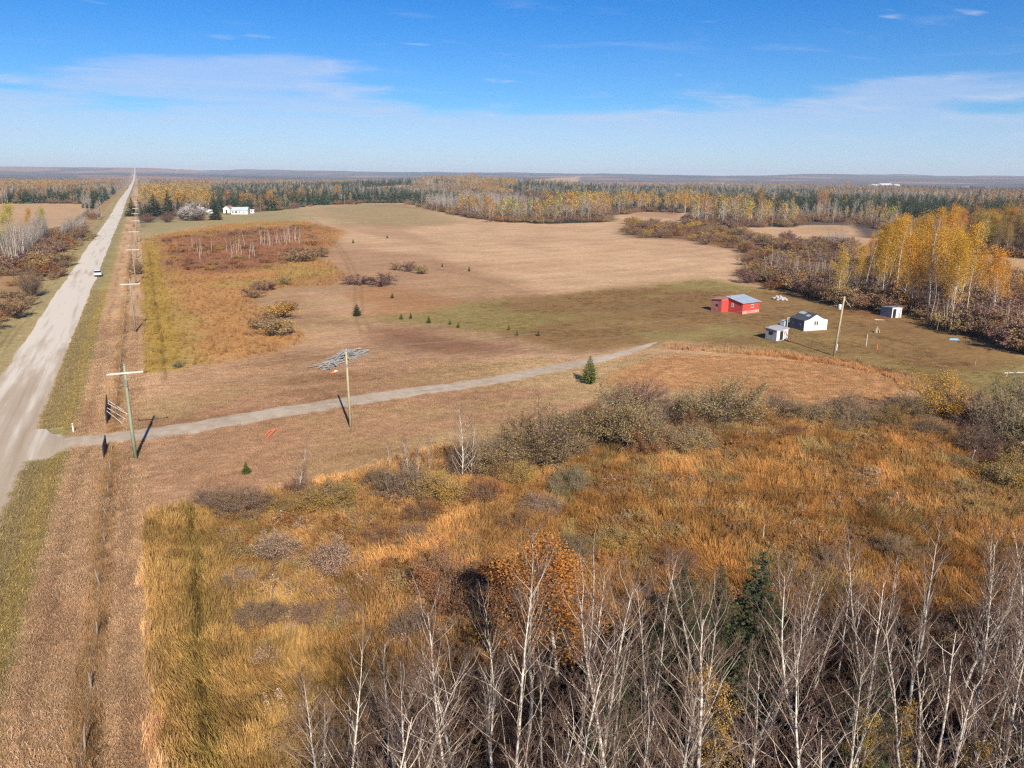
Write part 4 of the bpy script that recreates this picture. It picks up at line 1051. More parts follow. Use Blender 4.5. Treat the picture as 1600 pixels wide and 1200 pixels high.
# ================================================================== TREE BELTS
belts = []   # candidates: (dist, species, x, y, H, wide, label, group)
def strip(edge, depth, n, mix, hr, label, group, wide=1.0):
    E_ = np.array(GP(edge)); seg = np.hypot(*np.diff(E_, axis=0).T); cum = np.r_[0, np.cumsum(seg)]
    # spread evenly as seen from the camera: by bearing
    pe = np.array(edge, float); cp = np.r_[0, np.cumsum(np.abs(np.diff(pe[:, 0]))+np.abs(np.diff(pe[:, 1]))*1.5)]
    sp_, ws = zip(*mix.items())
    for _ in range(n):
        u_ = R.uniform(0, cp[-1]); px = float(np.interp(u_, cp, pe[:, 0])); py = float(np.interp(u_, cp, pe[:, 1]))
        x, y = G(px, py); r_ = math.hypot(x, y); d = R.random()**1.3*depth; x += x/r_*d; y += y/r_*d
        if -24 < x < -8 or not clear_of_buildings(x, y): continue
        s_ = R.choices(sp_, ws)[0]
        # kinds stand in clumps
        cl_ = float(vnoise(x, y, 35, 77)); 
        if cl_ > 0.62 and R.random() < 0.6: s_ = sp_[0]
        elif cl_ < 0.35 and len(sp_) > 1 and R.random() < 0.6: s_ = sp_[1]
        belts.append((math.hypot(x, y), s_, x, y, R.uniform(hr[0]*0.6, hr[1]*0.9)*(0.85 if s_ == 'spruce' else 1)*(0.75+0.5*float(vnoise(x, y, 60, 87))), wide*R.uniform(0.85, 1.2), label, group))
# golden grove on the right
GROVE = GP([(1338,468),(1372,492),(1440,515),(1500,512),(1560,512),(1610,480),(1570,432),(1480,408),(1400,402),(1345,420)])
for x, y in in_poly_pts(GROVE, 150, 1.7):
    v = np.array([x, y, 0-CAM_H]); pxx = 800+F_PX*float(v@CR)/float(v@CF)
    yt = float(np.interp(pxx, [1330,1360,1400,1440,1480,1500,1530,1580], [372,352,338,332,326,345,392,410]))+R.uniform(0, 48)
    h = min(height_for(x, y, yt), 19.5)
    s_ = 'yellow' if R.random() < (0.72 if pxx < 1500 else 0.45) else 'bare'
    if R.random() < 0.25: h *= 0.75
    belts.append((math.hypot(x, y), s_, x, y, h, 0.95, 'golden leafed aspen in the tall grove behind the outbuildings' if s_ == 'yellow' else 'leafless aspen with a pale trunk in the grove behind the outbuildings', 'aspens of the grove behind the outbuildings'))
strip([(1425,522),(1480,535),(1540,530),(1600,545),(1660,560)], 14, 60, {'bare': 1}, (5, 9), 'leafless pale stemmed aspen in the thicket right of the open shed', 'bare aspens right of the open shed', 1.3)
strip([(1300,455),(1335,480),(1380,480),(1440,500)], 8, 26, {'bare': 1}, (4, 8), 'leafless dark stemmed aspen at the foot of the golden grove', 'small bare aspens at the foot of the golden grove', 1.3)
for x, y in in_poly_pts(GROVE, 70, 2.6):
    w = R.uniform(3.0, 5.5); lf = R.choice(['leaf_brown', 'leaf_brown', 'leaf_brown', 'leaf_olive']); sx = screen_x(x, y)
    cands.append((x, y, w, w*R.uniform(0.6, 0.9), lf, f'{"big" if w > 4.2 else "small"} {LW[lf]} bush under the golden grove, '+('left' if sx < 1410 else 'middle' if sx < 1490 else 'right')+' part'))
belt_shrub(cands, 16, 'bushes under the golden grove', 'willow_shrub'); cands = []
x, y, h = tree_px(1307, 478, 398); place_tree('yellow_aspen_tree', mid_yellow[1], x, y, h, 15, 0, 1.1, 'lone thin gold leafed aspen left of the golden grove', 'tree', leafmat=M['leaf_gold'])
x, y, h = tree_px(1550, 500, 396); place_tree('yellow_aspen_tree', mid_yellow[2], x, y, h, 15, 1, 1.25, 'rounded golden aspen at the right end of the golden grove', 'tree')
strip([(1195,436),(1290,462),(1335,476)], 26, 70, {'bare': 1}, (6, 10), 'leafless grey aspen rising from the scrub left of the golden grove', 'grey aspens left of the golden grove', 1.4)
strip([(1290,392),(1325,395)], 25, 26, {'bare': 1}, (7, 10), 'leafless pale aspen in the patch west of the golden grove', 'bare aspens west of the golden grove')
strip([(-60,428),(32,424),(60,398),(76,384)], 36, 225, {'bare': 1}, (11.5, 14), 'leafless white stemmed aspen in the dense grove left of the road', 'white stemmed aspens left of the road', 0.9)
for bx, by, yt, w, lb in ((12,400,325,1.1,'yellow green aspen at the left edge above the white stemmed grove'),(47,385,330,0.7,'narrow bright yellow aspen above the white stemmed grove'),(67,382,328,0.7,'narrow olive yellow aspen at the right end of the white stemmed grove')):
    x, y, h = tree_px(bx, by, yt); place_tree('yellow_aspen_tree', mid_yellow[0], x, y, min(h, 19), 15, 2, w, lb, 'tree', leafmat=M['leaf_ygreen'] if bx != 47 else None)
strip([(-60,320),(60,319),(150,320)], 260, 190, {'orange': .45, 'bare': .35, 'yellow': .1, 'spruce': .1}, (11, 15), 'tree in the far orange and grey belt beyond the left field', 'trees of the belt beyond the left field', 1.2)
strip([(-60,302),(90,300)], 350, 110, {'spruce': .6, 'bare': .4}, (12, 17), 'tree in the dark belt far to the left', 'trees of the dark belt far left')
strip([(98,378),(125,368),(150,356)], 16, 80, {'bare': 1}, (6, 9), 'leafless grey tree in the row beside the road, nearer part', 'grey trees beside the road, nearer part', 1.0)
strip([(150,352),(168,330),(186,309),(200,293),(208,285)], 45, 120, {'bare': .75, 'orange': .15, 'yellow': .1}, (9, 13), 'tree in the row left of the road towards the horizon', 'trees lining the left of the road', 1.1)
strip([(225,322),(300,320)], 90, 60, {'yellow': .85, 'orange': .15}, (13, 17), 'yellow leafed aspen behind the farmyard spruces', 'yellow aspens behind the farmyard', 1.3)
strip([(300,325),(350,326),(420,330),(480,322)], 110, 150, {'orange': .45, 'bare': .3, 'yellow': .25}, (10, 14), 'tree in the autumn belt behind the white farm buildings', 'trees behind the white farm buildings', 1.2)
strip([(380,318),(560,319)], 400, 190, {'spruce': .7, 'yellow': .1, 'bare': .2}, (10, 15), 'dark tree in the spruce wood beyond the farm', 'trees of the spruce wood beyond the farm')
strip([(560,317),(640,317),(720,320)], 120, 120, {'spruce': .85, 'bare': .15}, (7, 10), 'young spruce in the low row along the far field edge', 'low spruces along the far field edge')
strip([(640,319),(700,332),(745,341)], 60, 90, {'bare': .9, 'orange': .1}, (7, 12), 'leafless tree at the far field corner', 'bare trees at the far field corner')
strip([(720,336),(770,346),(860,349),(955,346)], 110, 190, {'bare': .38, 'yellow': .36, 'orange': .26}, (12, 16.5), 'tree in the mixed yellow and grey belt across the middle distance', 'trees of the middle belt', 1.1)
strip([(655,303),(725,301),(800,303)], 230, 120, {'bare': .62, 'orange': .32, 'spruce': .06}, (13, 18), 'tree on the knoll that breaks the skyline', 'trees on the skyline knoll', 1.2)
strip([(690,312),(820,314)], 260, 70, {'bare': .6, 'orange': .3, 'spruce': .1}, (9, 13), 'tree on the slope beyond the middle belt', 'trees on the slope')
strip([(958,336),(1010,331),(1078,334)], 220, 150, {'spruce': .45, 'bare': .35, 'yellow': .2}, (13, 17), 'tree at the far edge of the small pale field', 'trees behind the small pale field')
strip([(1080,353),(1150,356),(1245,354)], 110, 150, {'bare': .62, 'yellow': .22, 'orange': .16}, (12, 16), 'tree in the grey and gold belt right of the small pale field', 'trees right of the small pale field', 1.1)
strip([(1245,345),(1330,352),(1400,362)], 220, 150, {'bare': .6, 'yellow': .2, 'spruce': .2}, (10, 14), 'tree in the grey belt behind the golden grove', 'trees behind the golden grove')
strip([(1480,385),(1530,398),(1600,404),(1680,410)], 90, 130, {'orange': .4, 'yellow': .25, 'bare': .35}, (11, 15), 'tree in the autumn wood right of the golden grove', 'trees right of the golden grove', 1.1)
strip([(1490,340),(1600,350),(1680,352)], 150, 80, {'spruce': .5, 'orange': .3, 'bare': .2}, (14, 19), 'tall tree behind the autumn wood on the right', 'tall trees behind the right wood')
strip([(1190,324),(1400,328),(1640,334)], 420, 260, {'spruce': .7, 'bare': .15, 'yellow': .15}, (13, 18), 'dark tree in the long spruce wood on the right', 'trees of the long spruce wood')
strip([(800,322),(1200,326)], 420, 240, {'spruce': .7, 'bare': .15, 'yellow': .15}, (14, 18), 'dark tree in the spruce wood across the centre', 'trees of the central spruce wood')
# far woods: everything from 700 m on, thinning out with distance
far = []
for _ in range(52000):
    az = math.radians(YAW)+R.uniform(-0.66, 0.66); r_ = 620*math.exp(R.random()*1.42); x, y = math.sin(az)*r_, math.cos(az)*r_
    if abs(x+15.8) < 16: continue
    far.append((r_, x, y))
fa = np.array(far); fx, fy, fr = fa[:, 1], fa[:, 2], fa[:, 0]
keep = np.ones(len(fa), bool)
for q in FARFIELDS+[LEFTFIELD, GREENHILL]: keep &= poly_sdf(fx, fy, q) < 3
keep &= (poly_sdf(fx, fy, FIELD) < 2)
n_ = fbm(fx, fy*0.5, 190, 47, 4); keep &= ~((n_ > 0.63) & (fr > 1400))
kindn = fbm(fx, fy*0.45, 260, 203, 4); kind2 = fbm(fx, fy*0.45, 150, 303, 3)
FARM = [G(260, 335), G(400, 333)]
for i in np.nonzero(keep)[0]:
    k, k2 = kindn[i], kind2[i]; u_ = R.random()
    if fr[i] < 760 and not (u_ < 0.5): continue
    sx = screen_x(fx[i], fy[i]); wv = (k2-0.5)*900
    if sx < 330 and 205 < sx and fr[i] < 1150: s_ = 'yellow' if u_ < 0.5 else 'orange' if u_ < 0.6 else 'bare'
    elif (310 < sx+wv*0.1 < 640 and 760 < fr[i]+wv < 1700) or (790 < sx+wv*0.1 < 1290 and 660 < fr[i]+wv*0.6 < 1350) or (1290 < sx < 1800 and 560 < fr[i]+wv*0.6 < 1000): s_ = 'spruce' if u_ < 0.82 else 'bare'
    elif k < 0.45: s_ = 'spruce' if u_ < 0.85 else 'bare'
    elif k < 0.53: s_ = 'bare' if u_ < 0.75 else 'olive'
    elif k < 0.57: s_ = 'purple' if u_ < 0.5 else 'bare'
    else: s_ = ('orange' if k2 > 0.5 else 'yellow') if u_ < 0.6 else 'bare'
    sc_ = 1+max(0, (fr[i]-1500))/4500
    belts.append((fr[i]+700, s_, fx[i], fy[i], R.uniform(9, 14)*(0.9+0.12*sc_), 1.2*sc_, 'x', 'x'))
mesh_for = {'yellow': mid_yellow, 'orange': mid_yellow, 'bare': mid_bare, 'spruce': spr_mid}
H0for = {'yellow': 15, 'orange': 15, 'bare': 13, 'spruce': 12}
nm_for = {'yellow': 'yellow_aspen_tree', 'orange': 'orange_aspen_tree', 'bare': 'grey_aspen_tree', 'spruce': 'forest_spruce_tree'}
word = {'yellow': 'yellow leafed', 'orange': 'orange leafed', 'bare': 'leafless grey', 'spruce': 'dark green'}
farmesh = {'yellow': FAR_Y, 'orange': FAR_O, 'bare': FAR_B, 'spruce': FAR_S, 'olive': FAR_G, 'purple': FAR_D}
cap = {'yellow': 285, 'orange': 285, 'bare': 290, 'spruce': 285}
def leaf_pick(s_, gr):
    if s_ == 'orange': return M[R.choice(['leaf_orange', 'leaf_ochre', 'leaf_ochre'])]
    if s_ == 'yellow': return M[R.choice(['leaf_yellow'] if 'outbuildings' in gr else ['leaf_yellow', 'leaf_dull', 'leaf_dull', 'leaf_ygreen'])]
    return None
rest = []; pend = []; spans = {}
for s_ in ('yellow', 'orange', 'bare', 'spruce', 'olive', 'purple'):
    L = sorted([b for b in belts if b[1] == s_])
    c = 0
    for b in L:
        if c < cap.get(s_, 0) and b[7] != 'x':
            c += 1; d, _, x, y, h, w, lb, gr = b
            lb2 = lb if any(q in lb for q in ('leafless', 'leafed', 'yellow leafed', 'golden')) and not lb.startswith('tree') else f'{word[s_]} '+lb.replace('dark tree', 'tree').replace('young spruce', 'young tree')
            sx = screen_x(x, y, h/2); band_ = spans.setdefault(gr, []); band_.append(sx)
            pend.append((b, s_, lb2, sx))
        else: rest.append(b)
HP = {}; DP = {}
for gr_ in spans:
    q_ = [p for p in pend if p[0][7] == gr_]; HP[gr_] = np.median([p[0][4] for p in q_]); DP[gr_] = np.median([p[0][0] for p in q_])
for b, s_, lb2, sx in pend:
            d, _, x, y, h, w, lb, gr = b; lo_, hi_ = min(spans[gr]), max(spans[gr]); f_ = (sx-lo_)/(hi_-lo_+1e-6)
            big = h > HP[gr]; back = d > DP[gr]; where = ('at the left end', 'left of centre', 'near the middle', 'right of centre', 'at the right end')[min(4, int(f_*5))]
            hd = lb2; tail = ''
            for q in (' in ', ' behind ', ' at ', ' beside ', ' beyond ', ' across ', ' along ', ' right of ', ' left of ', ' on ', ' far '):
                if q in lb2: hd, tail = lb2.split(q, 1); tail = q.strip()+' '+tail; break
            lb2 = f'{"tall" if big else "low"} {hd}, {"back" if back else "front"} row, {where}, {tail}'
            if len(lb2.split()) > 16: lb2 = ' '.join(lb2.replace(' the ', ' ').split()[:16])
            if d < 420:
                place_tree(nm_for[s_], R.choice(mesh_for[s_]), x, y, h, H0for[s_], R.uniform(0, 6.28), w, lb2, 'tree', gr+', '+word[s_], leafmat=leaf_pick(s_, gr), trunkmat=M['aspen_bark'] if 'white stemmed' in gr or 'outbuildings' in gr else None,
                           lean=(R.uniform(-.03, .03), R.uniform(-.03, .03)))
            else:
                o = link(nm_for[s_], R.choice(farmesh[s_])); lp = leaf_pick(s_, gr)
                if lp is not None: o.material_slots[1].link = 'OBJECT'; o.material_slots[1].material = lp
                o.location = (x, y, float(land(x, y))-0.1); o.scale = (h*w, h*w, h); o.rotation_euler = (0, 0, R.uniform(0, 6.28))
                tag(o, lb2, 'tree', gr+', '+word[s_])
fl = [('yellow', 0), ('yellow', 1), ('orange', 0), ('orange', 1), ('bare', 0), ('bare', 1), ('bare', 2), ('spruce', 0), ('spruce', 1), ('olive', 0), ('olive', 1), ('purple', 0)]
protos = [farmesh[s_][k] for s_, k in fl]
xs = np.array([b[2] for b in rest]); yy = np.array([b[3] for b in rest]); zz = land(xs, yy)-0.1
hh = np.array([b[4] for b in rest]); ww = np.array([b[5] for b in rest])
idx = [R.choice([i for i, (q, _) in enumerate(fl) if q == b[1]]) for b in rest]
scatter('far_forest', np.stack([xs, yy, zz], 1), rng.uniform(0, 6.28, len(rest)), np.stack([hh*ww, hh*ww, hh], 1), idx, protos,
        label='mixed autumn woodland of spruce, gold aspen and bare trees reaching to the horizon', cat='woodland')
# undergrowth at the feet of the woods
ug = []
for b in belts:
    if b[0] < 900 and b[7] != 'x' and R.random() < 1.0:
        for q in range(2): ug.append((b[2]+R.uniform(-5, 5), b[3]+R.uniform(-5, 5), R.uniform(2.2, 4.5)))
ug = [q for q in ug if not -25 < q[0] < -1 and clear_of_buildings(q[0], q[1], 6.0)]
shm = []
def tinted_shrub(k, stem, leaf):
    a_, b_ = shrubs_mid[k]; me = b_.copy(); me.materials.clear(); me.materials.append(M[leaf]); 
    return me
ugp = [tinted_shrub(0, None, 'leaf_brown'), tinted_shrub(1, None, 'leaf_purple'), tinted_shrub(2, None, 'leaf_olive'), tinted_shrub(0, None, 'leaf_rust')]
P = np.array([(q[0], q[1], float(land(q[0], q[1]))-0.2) for q in ug]); sz = np.array([q[2] for q in ug])
scatter('undergrowth', P, rng.uniform(0, 6.28, len(P)), np.stack([sz*1.7, sz*1.7, sz*1.25], 1), rng.choice(4, len(P), p=[.45, .25, .15, .15]), ugp,
        label='brown and purple underbrush along the feet of the distant tree belts', cat='undergrowth')
lfs = ['leaf_brown', 'leaf_purple', 'leaf_olive', 'leaf_rust', 'leaf_gold']
sp_ = [tinted_shrub(k % 3, None, l_) for k, l_ in enumerate(lfs)]
sr = scrub_rest
scatter('scrub', np.array([(c[0], c[1], float(land(c[0], c[1]))-0.05) for c in sr]), rng.uniform(0, 6.28, len(sr)), np.array([(c[2]/1.05, c[2]/1.05, c[3]/1.05) for c in sr]), [lfs.index(c[4]) for c in sr], sp_,
        label='brown and olive scrub filling the belts of bushes', cat='scrub')
# brush under the foreground stand, its colours darkened for the shade in the gaps
bp = in_poly_pts(STAND, 760, 0.5, 30)
P = np.array([(a_, b_, 0.0) for a_, b_ in bp]); sz = rng.uniform(0.9, 2.6, len(P))
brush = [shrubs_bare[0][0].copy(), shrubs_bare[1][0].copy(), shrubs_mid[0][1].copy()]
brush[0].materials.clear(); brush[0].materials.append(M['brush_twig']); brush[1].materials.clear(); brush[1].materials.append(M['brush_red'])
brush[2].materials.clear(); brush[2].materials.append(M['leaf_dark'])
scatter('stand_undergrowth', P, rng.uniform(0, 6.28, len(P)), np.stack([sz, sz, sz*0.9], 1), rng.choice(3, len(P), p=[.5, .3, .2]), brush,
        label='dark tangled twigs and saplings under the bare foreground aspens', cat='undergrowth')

# ================================================================== GRASS
tufts = [grass_tuft(500, 54, 1.0, 0.36, 0.013, 0.16), grass_tuft(501, 54, 0.85, 0.42, 0.013, 0.22), grass_tuft(502, 34, 1.2, 0.22, 0.016, 0.12, 0.6)]
short = [grass_tuft(510, 40, 0.16, 0.45, 0.02, 1.2), grass_tuft(511, 40, 0.22, 0.5, 0.02, 0.9)]
lowgreen = [grass_tuft(520, 40, 0.32, 0.45, 0.022, 0.6)]
def grass_area(name, poly, n, protos_, smin, smax, label, avoid=(), xmin=-1e9, brighten=1.15, clump=None):
    P_ = np.array(poly); lo = P_.min(0); hi = P_.max(0); acc = []
    tot = 0
    while tot < n:
        x = rng.uniform(lo[0], hi[0], n*2); y = rng.uniform(lo[1], hi[1], n*2)
        k = (poly_sdf(x, y, poly) > -0.3) & (x > xmin+0.9*(fbm(x*0, y, 1.7, 881, 3)-0.35))
        for q in avoid: k &= poly_sdf(x, y, q) < 0.5
        if clump is not None: k &= fbm(x, y, clump[0], 907, 3) > clump[1]
        acc.append(np.stack([x[k], y[k]], 1)); tot += int(k.sum())
    A_ = np.concatenate(acc)[:n]; x, y = A_[:, 0], A_[:, 1]
    z = land(x, y)-0.02
    C_ = zone_color(x, y)*(np.array([[1.50, 1.47, 1.40]]) if poly is MEADOW_VIS else 1)*brighten*rng.uniform(0.8, 1.2, (n, 1))
    if protos_ is short: C_ = C_*np.array([[0.93, 0.99, 1.10]])
    if protos_ is lowgreen: C_ = C_*np.array([[1.32, 1.25, 1.3]])
    s_ = rng.uniform(smin, smax, n)*(0.75+0.5*fbm(x, y, 5, 999, 3))
    s3 = np.stack([s_**0.5*1.1, s_**0.5*1.1, s_], 1)
    la_ = (fbm(x, y, 4.0, 777, 3)-0.5)*5.0; lb_ = (fbm(x, y, 4.0, 787, 3)-0.5)*5.0
    tx_ = la_*0.36+rng.normal(0, 0.08, n); ty_ = lb_*0.36+rng.normal(0, 0.08, n)
    if protos_ is not tufts: tx_ = ty_ = np.zeros(n)
    return scatter(name, np.stack([x, y, z], 1), (rng.uniform(-0.5, 0.5, n) if protos_ is tufts else rng.uniform(0, 6.28, n)), s3, rng.integers(0, len(protos_), n), protos_, C_, label, 'grass', (tx_, ty_))
MEADOW_VIS = GP([(213,812),(330,803),(450,775),(560,750),(620,728),(700,705),(770,720),(830,705),(900,675),(960,652),(1040,650),(1190,646),(1380,652),(1440,664),(1540,685),(1620,715),(1720,760),(1700,1080),(1200,1080),(850,1150),(650,1320),(240,1320)])
nw = 2600; wx = rng.uniform(-2, 95, nw*4); wy = rng.uniform(18, 85, nw*4); kk = (poly_sdf(wx, wy, MEADOW_VIS) > 0.3) & (fbm(wx, wy, 6, 611, 3) > 0.44) & (wx > 3)
wx, wy = wx[kk][:nw], wy[kk][:nw]; nw = len(wx); ws = rng.uniform(0.45, 1.4, nw)
weedp = [tinted_shrub(0, None, 'leaf_brown'), tinted_shrub(1, None, 'leaf_rust'), tinted_shrub(2, None, 'leaf_tan'), tinted_shrub(1, None, 'leaf_olive')]
for me_ in weedp: pass
scatter('meadow_weeds', np.stack([wx, wy, land(wx, wy)], 1), rng.uniform(0, 6.28, nw), np.stack([ws*1.3, ws*1.3, ws], 1), rng.choice(4, nw, p=[.35, .30, .12, .23]), weedp,
        label='small brown and russet weeds scattered through the tall meadow grass', cat='weeds')
RUT = [(0.2, 20), (0.95, 20), (0.95, 62), (0.2, 62)]
grass_area('meadow_grass', MEADOW_VIS, 62000, tufts, 0.35, 1.15, 'tall rusty and golden dry grass filling the lower meadow', avoid=(RUT,), xmin=-2.3)
DRIVE_POLY = [tuple(p) for p in (DC+nrm*2.4)]+[tuple(p) for p in (DC-nrm*2.4)][::-1]
STRIP = [(-9.6, 28), (-2.3, 28), (-2.3, 160), (-9.6, 160)]
grass_area('cut_straw', STRIP, 13000, short, 0.5, 1.3, 'short cut straw on the strip between road verge and meadow', avoid=(DRIVE_POLY,))
FENCESTRIP = [(-5.7, 28), (-4.5, 28), (-4.5, 300), (-5.7, 300)]
grass_area('fence_line_weeds', FENCESTRIP, 3400, tufts[:2], 0.2, 0.6, 'ragged uncut weeds growing under the wire fence', avoid=(DRIVE_POLY,), brighten=1.1, clump=(2.5, 0.44))
GREENV = [(-12.2, 28), (-9.4, 28), (-9.4, 200), (-12.2, 200)]
DRIVE_POLY = [tuple(p) for p in (DC+nrm*2.3*1.0)]+[tuple(p) for p in (DC-nrm*2.3)][::-1]
grass_area('verge_grass', GREENV, 9000, lowgreen, 0.4, 1.0, 'low green grass on the right verge of the gravel road', brighten=1.0, avoid=(DRIVE_POLY, [(-13, 79), (-8, 79), (-8, 91), (-13, 91)]))
grass_area('orange_meadow_grass', ORANGE, 15000, tufts, 0.35, 0.9, 'tall orange brown grass in the unmown meadow beside the road strip', brighten=1.05)
FIELDNEAR = GP([(222,800),(222,590),(430,555),(600,560),(900,560),(1050,552),(1320,570),(1415,600),(1390,630),(1200,640),(1000,640),(860,650),(700,720),(560,745),(450,770),(330,798)])
grass_area('field_stubble', FIELDNEAR, 17000, short, 0.35, 1.0, 'short tan stubble on the mown field around the driveway', avoid=(DRIVE_POLY,))
grass_area('yard_weeds', YARD, 2600, short, 0.5, 1.5, 'patchy low weeds in the olive brown yard around the sheds', brighten=1.15, clump=(8, 0.5))
EDGE = GP([(1040,545),(1200,556),(1320,572),(1400,592),(1420,612),(1440,610),(1425,588),(1330,565),(1200,548),(1045,538)])
grass_area('field_edge_grass', EDGE, 1500, tufts, 0.25, 0.7, 'uncut pale grass along the edge of the mown oval', brighten=1.3)

# ================================================================== ROAD SIDE: POLES, WIRES, FENCE, CAR
M['pole_green'] = paint_material('treated_pole_green', (0.20, 0.25, 0.16), (0.30, 0.30, 0.20), 3, 0.9)
M['pole_wood'] = paint_material('weathered_pole', (0.30, 0.25, 0.17), (0.22, 0.17, 0.11), 3, 0.9)
M['pole_tan'] = paint_material('pale_pole', (0.42, 0.36, 0.22), (0.32, 0.26, 0.16), 3, 0.9)
M['crossarm'] = paint_material('bleached_crossarm', (0.58, 0.56, 0.52), (0.42, 0.39, 0.35), 3, 0.8)
M['insul'] = paint_material('insulator', (0.35, 0.38, 0.40), (0.25, 0.27, 0.28), 3, 0.3)
M['steel'] = paint_material('galvanised_steel', (0.45, 0.46, 0.47), (0.30, 0.30, 0.30), 6, 0.45, 0.6)
M['wire'] = paint_material('wire', (0.42, 0.40, 0.37), (0.30, 0.28, 0.26), 2, 0.6, 0.3)
M['post'] = paint_material('fence_post', (0.30, 0.25, 0.19), (0.17, 0.13, 0.10), 6, 0.95)
M['gate'] = paint_material('rusty_gate_bars', (0.045, 0.035, 0.04), (0.10, 0.06, 0.05), 5, 0.7)
M['white'] = paint_material('white_paint', (0.68, 0.66, 0.63), (0.54, 0.50, 0.45), 1.2, 0.6, amount=0.8)
M['oran'] = paint_material('marker_orange', (0.80, 0.16, 0.05), (0.70, 0.22, 0.10), 3, 0.6)
POLE_X, POLE_Y0, STEP = -3.0, 76.7, 66.0
pole_labels = ['nearest utility pole, green tinted, beside the driveway entrance', 'second utility pole along the road beyond the driveway', 'third utility pole along the road, rising from a dark bush',
               'fourth utility pole along the road', 'fifth utility pole, level with the start of the farm lawn', 'sixth utility pole, in front of the farm spruces']
tops = {}
def utility_pole(x, y, H, k, label, group, mat):
    t = empty('utility_pole', (x, y, float(land(x, y)))); tag(t, label, 'utility pole', group)
    mb = MB(); mb.tube([(0,0,-0.1),(-0.05,0,H*0.4),(-0.02,0,H*0.75),(0,0,H)], [0.17,0.15,0.13,0.11], 10, cap=True); mb.obj('pole_shaft', mat, t, True)
    mb = MB(); mb.box(-1.5, 1.5, -0.19, -0.09, H-0.72, H-0.58); mb.obj('crossarm', M['crossarm'], t)
    if k < 5:
        for s_ in (-1, 1):
            mb = MB(); mb.tube([(s_*0.75,-0.15,H-0.74),(0,-0.14,H-1.35)], 0.022, 5); mb.obj('brace', M['steel'], t)
        for q in (-1.4, 1.4, 0):
            mb = MB(); z0 = H-0.57 if q else H+0.0; yy_ = -0.14 if q else 0
            mb.tube([(q,yy_,z0),(q,yy_,z0+0.06),(q,yy_,z0+0.07),(q,yy_,z0+0.13),(q,yy_,z0+0.14),(q,yy_,z0+0.2)], [0.03,0.03,0.07,0.06,0.045,0.03], 8, cap=True); mb.obj('insulator', M['insul'], t)
    if k == 0:
        mb = MB(); mb.tube([(0.0,-0.2,H-1.9),(0.0,-0.2,H-1.25)], [0.09,0.09], 8, cap=True); mb.obj('fuse_cutout', M['steel'], t)
        mb = MB(); mb.tube([(0.1,-0.16,H-1.7),(0.12,-0.17,H-2.4)], 0.03, 5); mb.obj('ground_lead', M['gate'], t)
    return t
for k in range(14):
    y = POLE_Y0+STEP*k; H = 9.05 if k == 0 else 8.9
    if k < 6: lb, gr = pole_labels[k], 'utility poles along the gravel road'
    else: lb, gr = 'distant utility pole with pale crossarm in the line running to the horizon', 'distant utility poles in line along the road'
    utility_pole(POLE_X+R.uniform(-.15, .15), y, H, k, lb, gr, M['pole_green'] if k == 0 else M['pole_wood'])
def wire_obj(name, pts_list, r_, label, cat='power line', sag=0.5):
    mb = MB()
    for a_, b_ in zip(pts_list[:-1], pts_list[1:]):
        a_ = np.array(a_); b_ = np.array(b_); q = []
        for i in range(13):
            t_ = i/12; p = a_*(1-t_)+b_*t_; p[2] -= sag*4*t_*(1-t_); q.append(tuple(p))
        mb.tube(q, r_, 4)
    return tag(mb.obj(name, M['wire']), label, cat)
ypl = [POLE_Y0-STEP*1]+[POLE_Y0+STEP*k for k in range(14)]
for q, nm in ((-1.4, 'overhead wire on the road side ends of the crossarms'), (0.0, 'overhead wire along the tops of the utility poles'), (1.4, 'overhead wire on the field side ends of the crossarms')):
    wire_obj('overhead_wire', [(POLE_X+q, y_-0.14, (8.5 if q else 9.25)+float(land(POLE_X, y_))) for y_ in ypl[1:]], 0.0075, nm, sag=0.7)
# service poles towards the house
x2, y2 = G(548, 668); H2 = height_for(x2, y2, 545)
t = empty('service_pole', (x2, y2, 0)); tag(t, 'slim pale service pole standing beside the driveway', 'utility pole')
mb = MB(); mb.tube([(0,0,-0.1),(-0.06,0,H2*0.5),(-0.1,0,H2)], [0.15,0.125,0.095], 9, cap=True); mb.obj('pole_shaft', M['pole_tan'], t, True)
mb = MB(); mb.tube([(-0.1,-0.12,H2-0.25),(-0.1,-0.12,H2-0.1),(-0.1,-0.12,H2+0.05)], [0.05,0.08,0.04], 8, cap=True); mb.obj('insulator', M['insul'], t)
mb = MB(); mb.tube([(-0.09,-0.12,H2-1.9),(-0.09,-0.16,H2-1.6)], [0.06,0.05], 8, cap=True); mb.obj('neutral_bracket', M['steel'], t)
x3, y3 = G(1303, 556); H3 = height_for(x3, y3, 463)
t = empty('transformer_pole', (x3, y3, 0)); tag(t, 'wooden pole with a grey transformer beside the white cabin', 'utility pole')
mb = MB(); mb.tube([(0,0,-0.1),(0.16,-0.18,H3*0.5),(0.33,-0.37,H3)], [0.17,0.15,0.12], 9, cap=True); mb.obj('pole_shaft', M['pole_tan'], t, True)
mb = MB(); mb.tube([(0.12,0.1,H3*0.78),(0.12,0.1,H3*0.78+0.04),(0.12,0.1,H3*0.78+0.75),(0.12,0.1,H3*0.78+0.82)], [0.2,0.24,0.24,0.15], 12, cap=True)
for v_i in range(len(mb.v)): mb.v[v_i] = (mb.v[v_i][0]-0.11, mb.v[v_i][1]-0.10, mb.v[v_i][2])
mb.obj('transformer', paint_material('transformer_grey', (0.62, 0.64, 0.66), (0.45, 0.46, 0.48), 2, 0.5), t, True)
mb = MB(); mb.box(0.02, 0.16, -0.32, -0.18, 0.9, 1.9); mb.obj('meter_box', M['white'], t)
mb = MB(); mb.tube([(0.33,-0.37,H3-0.3),(1.0,-1.1,H3-1.5)], 0.02, 5); mb.obj('strut', M['steel'], t)
